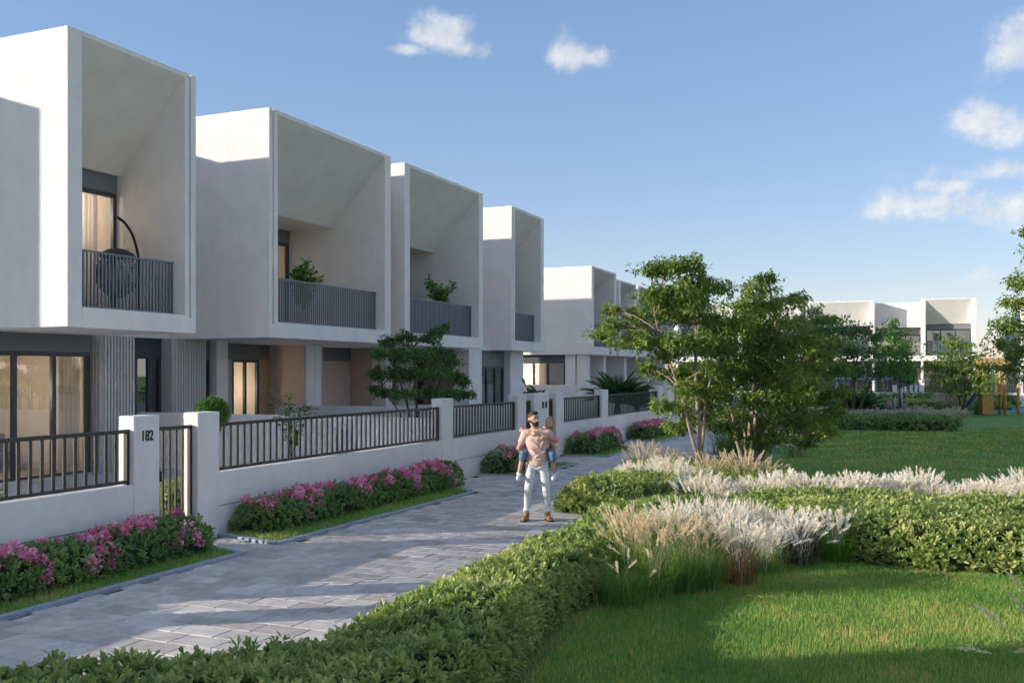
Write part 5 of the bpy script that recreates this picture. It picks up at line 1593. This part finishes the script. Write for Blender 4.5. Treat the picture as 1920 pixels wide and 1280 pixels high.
head = [('e', hd((hx, -.01, 1.695)), (.075, .092, .105), HR), ('e', hd((hx, -.05, 1.635)), (.055, .055, .055), HR), ('c', hd((hx, -.09, 1.69)), hd((hx, -.115, 1.665)), .011, .015),
        ('e', hd((hx - .077, .01, 1.685)), (.012, .022, .032), HR), ('e', hd((hx + .077, .01, 1.685)), (.012, .022, .032), HR), ('c', (-.03, .02, 1.52), (hx, 0, 1.62), .055, .056)]
arms = []
for sh_, el_, wr_ in ((shL, elL, wrL), (shR, elR, wrR)):
    arms += [('c', sh_, el_, .056, .043), ('c', el_, wr_, .043, .03)]
arms += hand(wrL, (1, .15, .1), (0, .2, 1), -1) + hand(wrR, (-1, .15, .1), (0, .2, 1), -1)
legs = []
for h_, k_, a_ in ((hipL, knL, anL), (hipR, knR, anR)):
    legs += [('c', h_, k_, .078, .052), ('c', k_, a_, .05, .036)]
body = flesh('body', torso + head + arms + legs, SKIN, man, .011, 2)
shirt = flesh('shirt', [('e', (0, .015, 1.31), (.19, .128, .22)), ('e', (0, .015, 1.06), (.168, .125, .19)), ('c', (-.18, .02, 1.445), (.18, .02, 1.445), .08, .08), ('c', (-.06, .02, 1.5), (.06, .02, 1.5), .06, .06),
               ('c', shL, (-.255, .10, 1.30), .078, .068), ('c', shR, (.255, .10, 1.30), .078, .068), ('e', (0, .01, .95), (.172, .128, .085)),
               ('c', (-.12, -.085, 1.36), (.02, -.128, 1.22), .016, .010), ('c', (.13, -.085, 1.36), (.03, -.128, 1.18), .016, .010), ('c', (-.13, -.075, 1.12), (.06, -.118, 1.02), .017, .010), ('c', (.13, -.075, 1.15), (-.02, -.118, 1.06), .015, .010), ('c', (-.14, -.07, 1.0), (.0, -.12, .93), .016, .012), ('c', (-.15, -.05, 1.24), (-.03, -.12, 1.13), .014, .010)], SHIRT, man, .011, 2)
MB().tube([(.055*math.cos(a) - .012, .02 + .05*math.sin(a), 1.525 - .02*math.cos(a + .5*math.pi)*0 + .012*math.sin(a)) for a in np.linspace(0, 2*math.pi, 18)], .012, 6, cap=False).build('collar', SHIRT, man, smooth=True)
tr = [('e', (0, .02, .92), (.155, .115, .10))]
for h_, k_, a_ in ((hipL, knL, anL), (hipR, knR, anR)):
    tr += [('c', h_, k_, .094, .068), ('c', k_, (a_[0], a_[1] - .005, a_[2] + .06), .066, .052)]
for (c0, r0_) in (((-.15, -.085, .53), .02), ((.155, -.085, .50), .02), ((-.17, -.04, .17), .022), ((.175, -.04, .16), .022), ((.17, -.02, .22), .018), ((-.16, -.02, .23), .018)):
    tr.append(('c', (c0[0] - .045, c0[1] + .01, c0[2] - .012), (c0[0] + .045, c0[1] + .012, c0[2] + .014), r0_, r0_*.7))
tr += [('c', (-.14, -.075, .93), (.0, -.10, .86), .018, .012), ('c', (.14, -.075, .93), (.0, -.10, .86), .018, .012)]
flesh('trousers', tr, JEANW, man, .010, 1)
for sx, an in ((-1, anL), (1, anR)):
    b_ = flesh('boot', [('c', (an[0], an[1], .13), (an[0], an[1], .07), .052, .05), ('c', (an[0], an[1] + .03, .045), (an[0] + sx*.045, an[1] - .15, .04), .045, .047), ('e', (an[0] + sx*.05, an[1] - .16, .035), (.047, .055, .036))], BOOT, man, .009, 2)
    m = MB(); m.prism_z([(an[0] - .05 + sx*.0, an[1] + .085), (an[0] + .05, an[1] + .085), (an[0] + .055 + sx*.05, an[1] - .16), (an[0] + .03 + sx*.05, an[1] - .215), (an[0] - .03 + sx*.05, an[1] - .215), (an[0] - .055 + sx*.05, an[1] - .16)][::-1], -.006, .018)
    m.build('sole', BLACKM, b_)
flesh('hair', [('e', hd((hx, .018, 1.737)), (.083, .095, .082), HR), ('e', hd((hx, .06, 1.67)), (.076, .055, .072), HR), ('e', hd((hx, -.045, 1.79)), (.065, .05, .032), HR)], BROWNH, man, .009, 1)
flesh('beard', [('e', hd((hx, -.06, 1.608)), (.055, .058, .042), HR), ('c', hd((hx - .068, -.005, 1.66)), hd((hx - .035, -.07, 1.605)), .02, .027), ('c', hd((hx + .068, -.005, 1.66)), hd((hx + .035, -.07, 1.605)), .02, .027), ('c', hd((hx - .03, -.105, 1.644)), hd((hx + .03, -.105, 1.644)), .009, .009)], BROWNH, man, .008, 1)
fc = MB()
for dx in (-.03, .03):
    fc.sphere(hd((hx + dx, -.093, 1.705)), .009, 8, 6)
fc.build('eyes', EYEM, man, smooth=True)
fc = MB()
for dx in (-.03, .03): fc.tube([hd((hx + dx - .017, -.093, 1.724)), hd((hx + dx + .017, -.093, 1.725))], .0055, 5)
fc.build('eyebrows', BROWNH, man)

girl = thing('person', 'girl in pink top and denim shorts riding on the man\'s back', 'person', (MX, MD, .028), 0)
gh = (.205, .10, 1.62)
knl, knr = (-.235, -.06, 1.10), (.255, -.06, 1.10)
anl, anr = (-.30, -.03, .80), (.285, .02, .79)
gt = [('e', (.03, .27, 1.36), (.125, .10, .20)), ('e', (.0, .25, 1.12), (.13, .11, .11)), ('c', (-.10, .22, 1.47), (.16, .22, 1.47), .05, .05), ('c', (.10, .2, 1.49), (.18, .13, 1.57), .036, .036),
      ('e', gh, (.068, .08, .092)), ('e', (gh[0] - .025, gh[1] - .055, gh[2] - .035), (.045, .04, .042)), ('e', (gh[0] - .04, gh[1] - .085, gh[2] - .005), (.011, .016, .014)), ('e', (gh[0] + .066, gh[1] + .01, gh[2] - .005), (.01, .018, .024)),
      ('c', (-.08, .22, 1.10), knl, .07, .05), ('c', knl, anl, .046, .03), ('c', (.10, .22, 1.10), knr, .07, .05), ('c', knr, anr, .046, .03),
      ('c', (.17, .2, 1.46), (.33, .05, 1.335), .036, .03), ('c', (.33, .05, 1.335), (.14, -.125, 1.40), .03, .022),
      ('c', (-.11, .2, 1.46), (-.27, .10, 1.50), .036, .03), ('c', (-.27, .10, 1.50), (-.19, -.08, 1.475), .03, .022)]
gt += hand((.14, -.125, 1.40), (-1, -.05, -.1), (0, .1, 1), 1, .3) + hand((-.19, -.08, 1.475), (.9, -.35, -.1), (0, .3, 1), 1, .3)
flesh('body', gt, SKIN, girl, .0105, 2)
flesh('top', [('e', (.03, .27, 1.36), (.14, .115, .20)), ('c', (-.10, .22, 1.465), (.16, .22, 1.465), .06, .06), ('e', (.0, .26, 1.14), (.145, .12, .08)), ('c', (.17, .2, 1.46), (.33, .05, 1.335), .05, .044), ('c', (.33, .05, 1.335), (.22, -.06, 1.375), .044, .036),
              ('c', (-.11, .2, 1.46), (-.25, .11, 1.5), .05, .044)], PINKT, girl, .0105, 2)
flesh('shorts', [('e', (.0, .25, 1.10), (.15, .13, .10)), ('c', (-.08, .22, 1.10), (-.235, -.055, 1.11), .083, .066), ('c', (-.235, -.055, 1.11), (-.25, -.05, 1.03), .064, .058), ('c', (.10, .22, 1.10), (.255, -.055, 1.11), .083, .066), ('c', (.255, -.055, 1.11), (.262, -.045, 1.03), .064, .058)], DENIM, girl, .0105, 2)
for an in (anl, anr):
    b_ = flesh('shoe', [('c', (an[0], an[1] + .02, an[2] - .01), (an[0], an[1], an[2] - .045), .042, .042), ('c', (an[0], an[1] + .02, an[2] - .06), (an[0] - .02, an[1] - .12, an[2] - .085), .037, .036)], SHOEW, girl, .009, 2)
flesh('hair', [('e', (gh[0] + .012, gh[1] + .02, gh[2] + .025), (.074, .082, .084)), ('e', (gh[0] + .03, gh[1] + .06, gh[2] - .03), (.062, .055, .075)), ('c', (gh[0] + .04, gh[1] + .12, gh[2] - .02), (gh[0] + .03, gh[1] + .16, gh[2] - .22), .035, .02)], BLONDE, girl, .009, 1)
fc = MB()
for dx in (-.05, .0): fc.sphere((gh[0] + dx, gh[1] - .083 - .12*dx*0, gh[2] + .012), .008, 8, 6)
fc.build('eyes', EYEM, girl, smooth=True)
MB().tube([(gh[0] - .05, gh[1] - .092, gh[2] - .05), (gh[0] - .02, gh[1] - .097, gh[2] - .054), (gh[0] + .0, gh[1] - .088, gh[2] - .048)], .005, 5).build('mouth', LIP, girl)

def small_person(label, X, D, hgt, top, trs, hair, yaw, stride=.12, z=.013):
    o = thing('person', label, 'person', (X, D, z), yaw); k = hgt/1.7; o.scale = (k, k, k)
    P = [('e', (0, 0, 1.22), (.15, .10, .22)), ('e', (0, 0, .95), (.14, .10, .13)), ('c', (-.15, 0, 1.37), (.15, 0, 1.37), .05, .05), ('c', (0, 0, 1.4), (0, 0, 1.52), .05, .05), ('e', (0, -.01, 1.59), (.08, .095, .11)), ('e', (0, -.1, 1.58), (.015, .02, .02)),
         ('c', (-.17, 0, 1.36), (-.23, .03, 1.1), .045, .038), ('c', (-.23, .03, 1.1), (-.2, -.1, .9), .036, .028), ('c', (.17, 0, 1.36), (.23, -.02, 1.1), .045, .038), ('c', (.23, -.02, 1.1), (.2, -.12, .92), .036, .028),
         ('c', (-.08, 0, .9), (-.09, -stride, .48), .075, .05), ('c', (-.09, -stride, .48), (-.09, -stride*.6, .06), .05, .035), ('c', (.08, 0, .9), (.09, stride, .48), .075, .05), ('c', (.09, stride, .48), (.09, stride*1.6, .07), .05, .035)]
    P += hand((-.2, -.1, .9), (0, -.3, -1), (0, 1, -.2), 1) + hand((.2, -.12, .92), (0, -.3, -1), (0, 1, -.2), 1)
    flesh('body', P, SKIN, o, .018, 2)
    flesh('top', [('e', (0, 0, 1.2), (.17, .12, .24)), ('c', (-.15, 0, 1.37), (.15, 0, 1.37), .062, .062), ('c', (-.17, 0, 1.36), (-.225, .02, 1.14), .058, .052), ('c', (.17, 0, 1.36), (.225, -.01, 1.14), .058, .052)], top, o, .018, 2)
    flesh('trousers', [('e', (0, 0, .93), (.15, .115, .12)), ('c', (-.08, 0, .9), (-.09, -stride, .48), .088, .065), ('c', (-.09, -stride, .48), (-.09, -stride*.6, .12), .062, .05), ('c', (.08, 0, .9), (.09, stride, .48), .088, .065), ('c', (.09, stride, .48), (.09, stride*1.6, .13), .062, .05)], trs, o, .018, 2)
    for x, y in ((-.09, -stride*.6), (.09, stride*1.6)):
        flesh('shoe', [('c', (x, y + .03, .05), (x, y - .13, .045), .05, .045)], SHOEW, o, .015, 1)
    flesh('hair', [('e', (0, .02, 1.635), (.09, .10, .09)), ('c', (0, .07, 1.6), (0, .09, 1.42), .07, .04)], hair, o, .015, 1)
    return o
X, D = at(1678, 54.5); small_person('dark haired child in grey top walking beside the swing', X, D, 1.18, GREYT, OLIVE, BROWNH, .9)
X, D = at(1668, 54.8); small_person('smaller child in blue trousers beside the swing', X, D, .95, PINKT, DENIM, BROWNH, -.6)
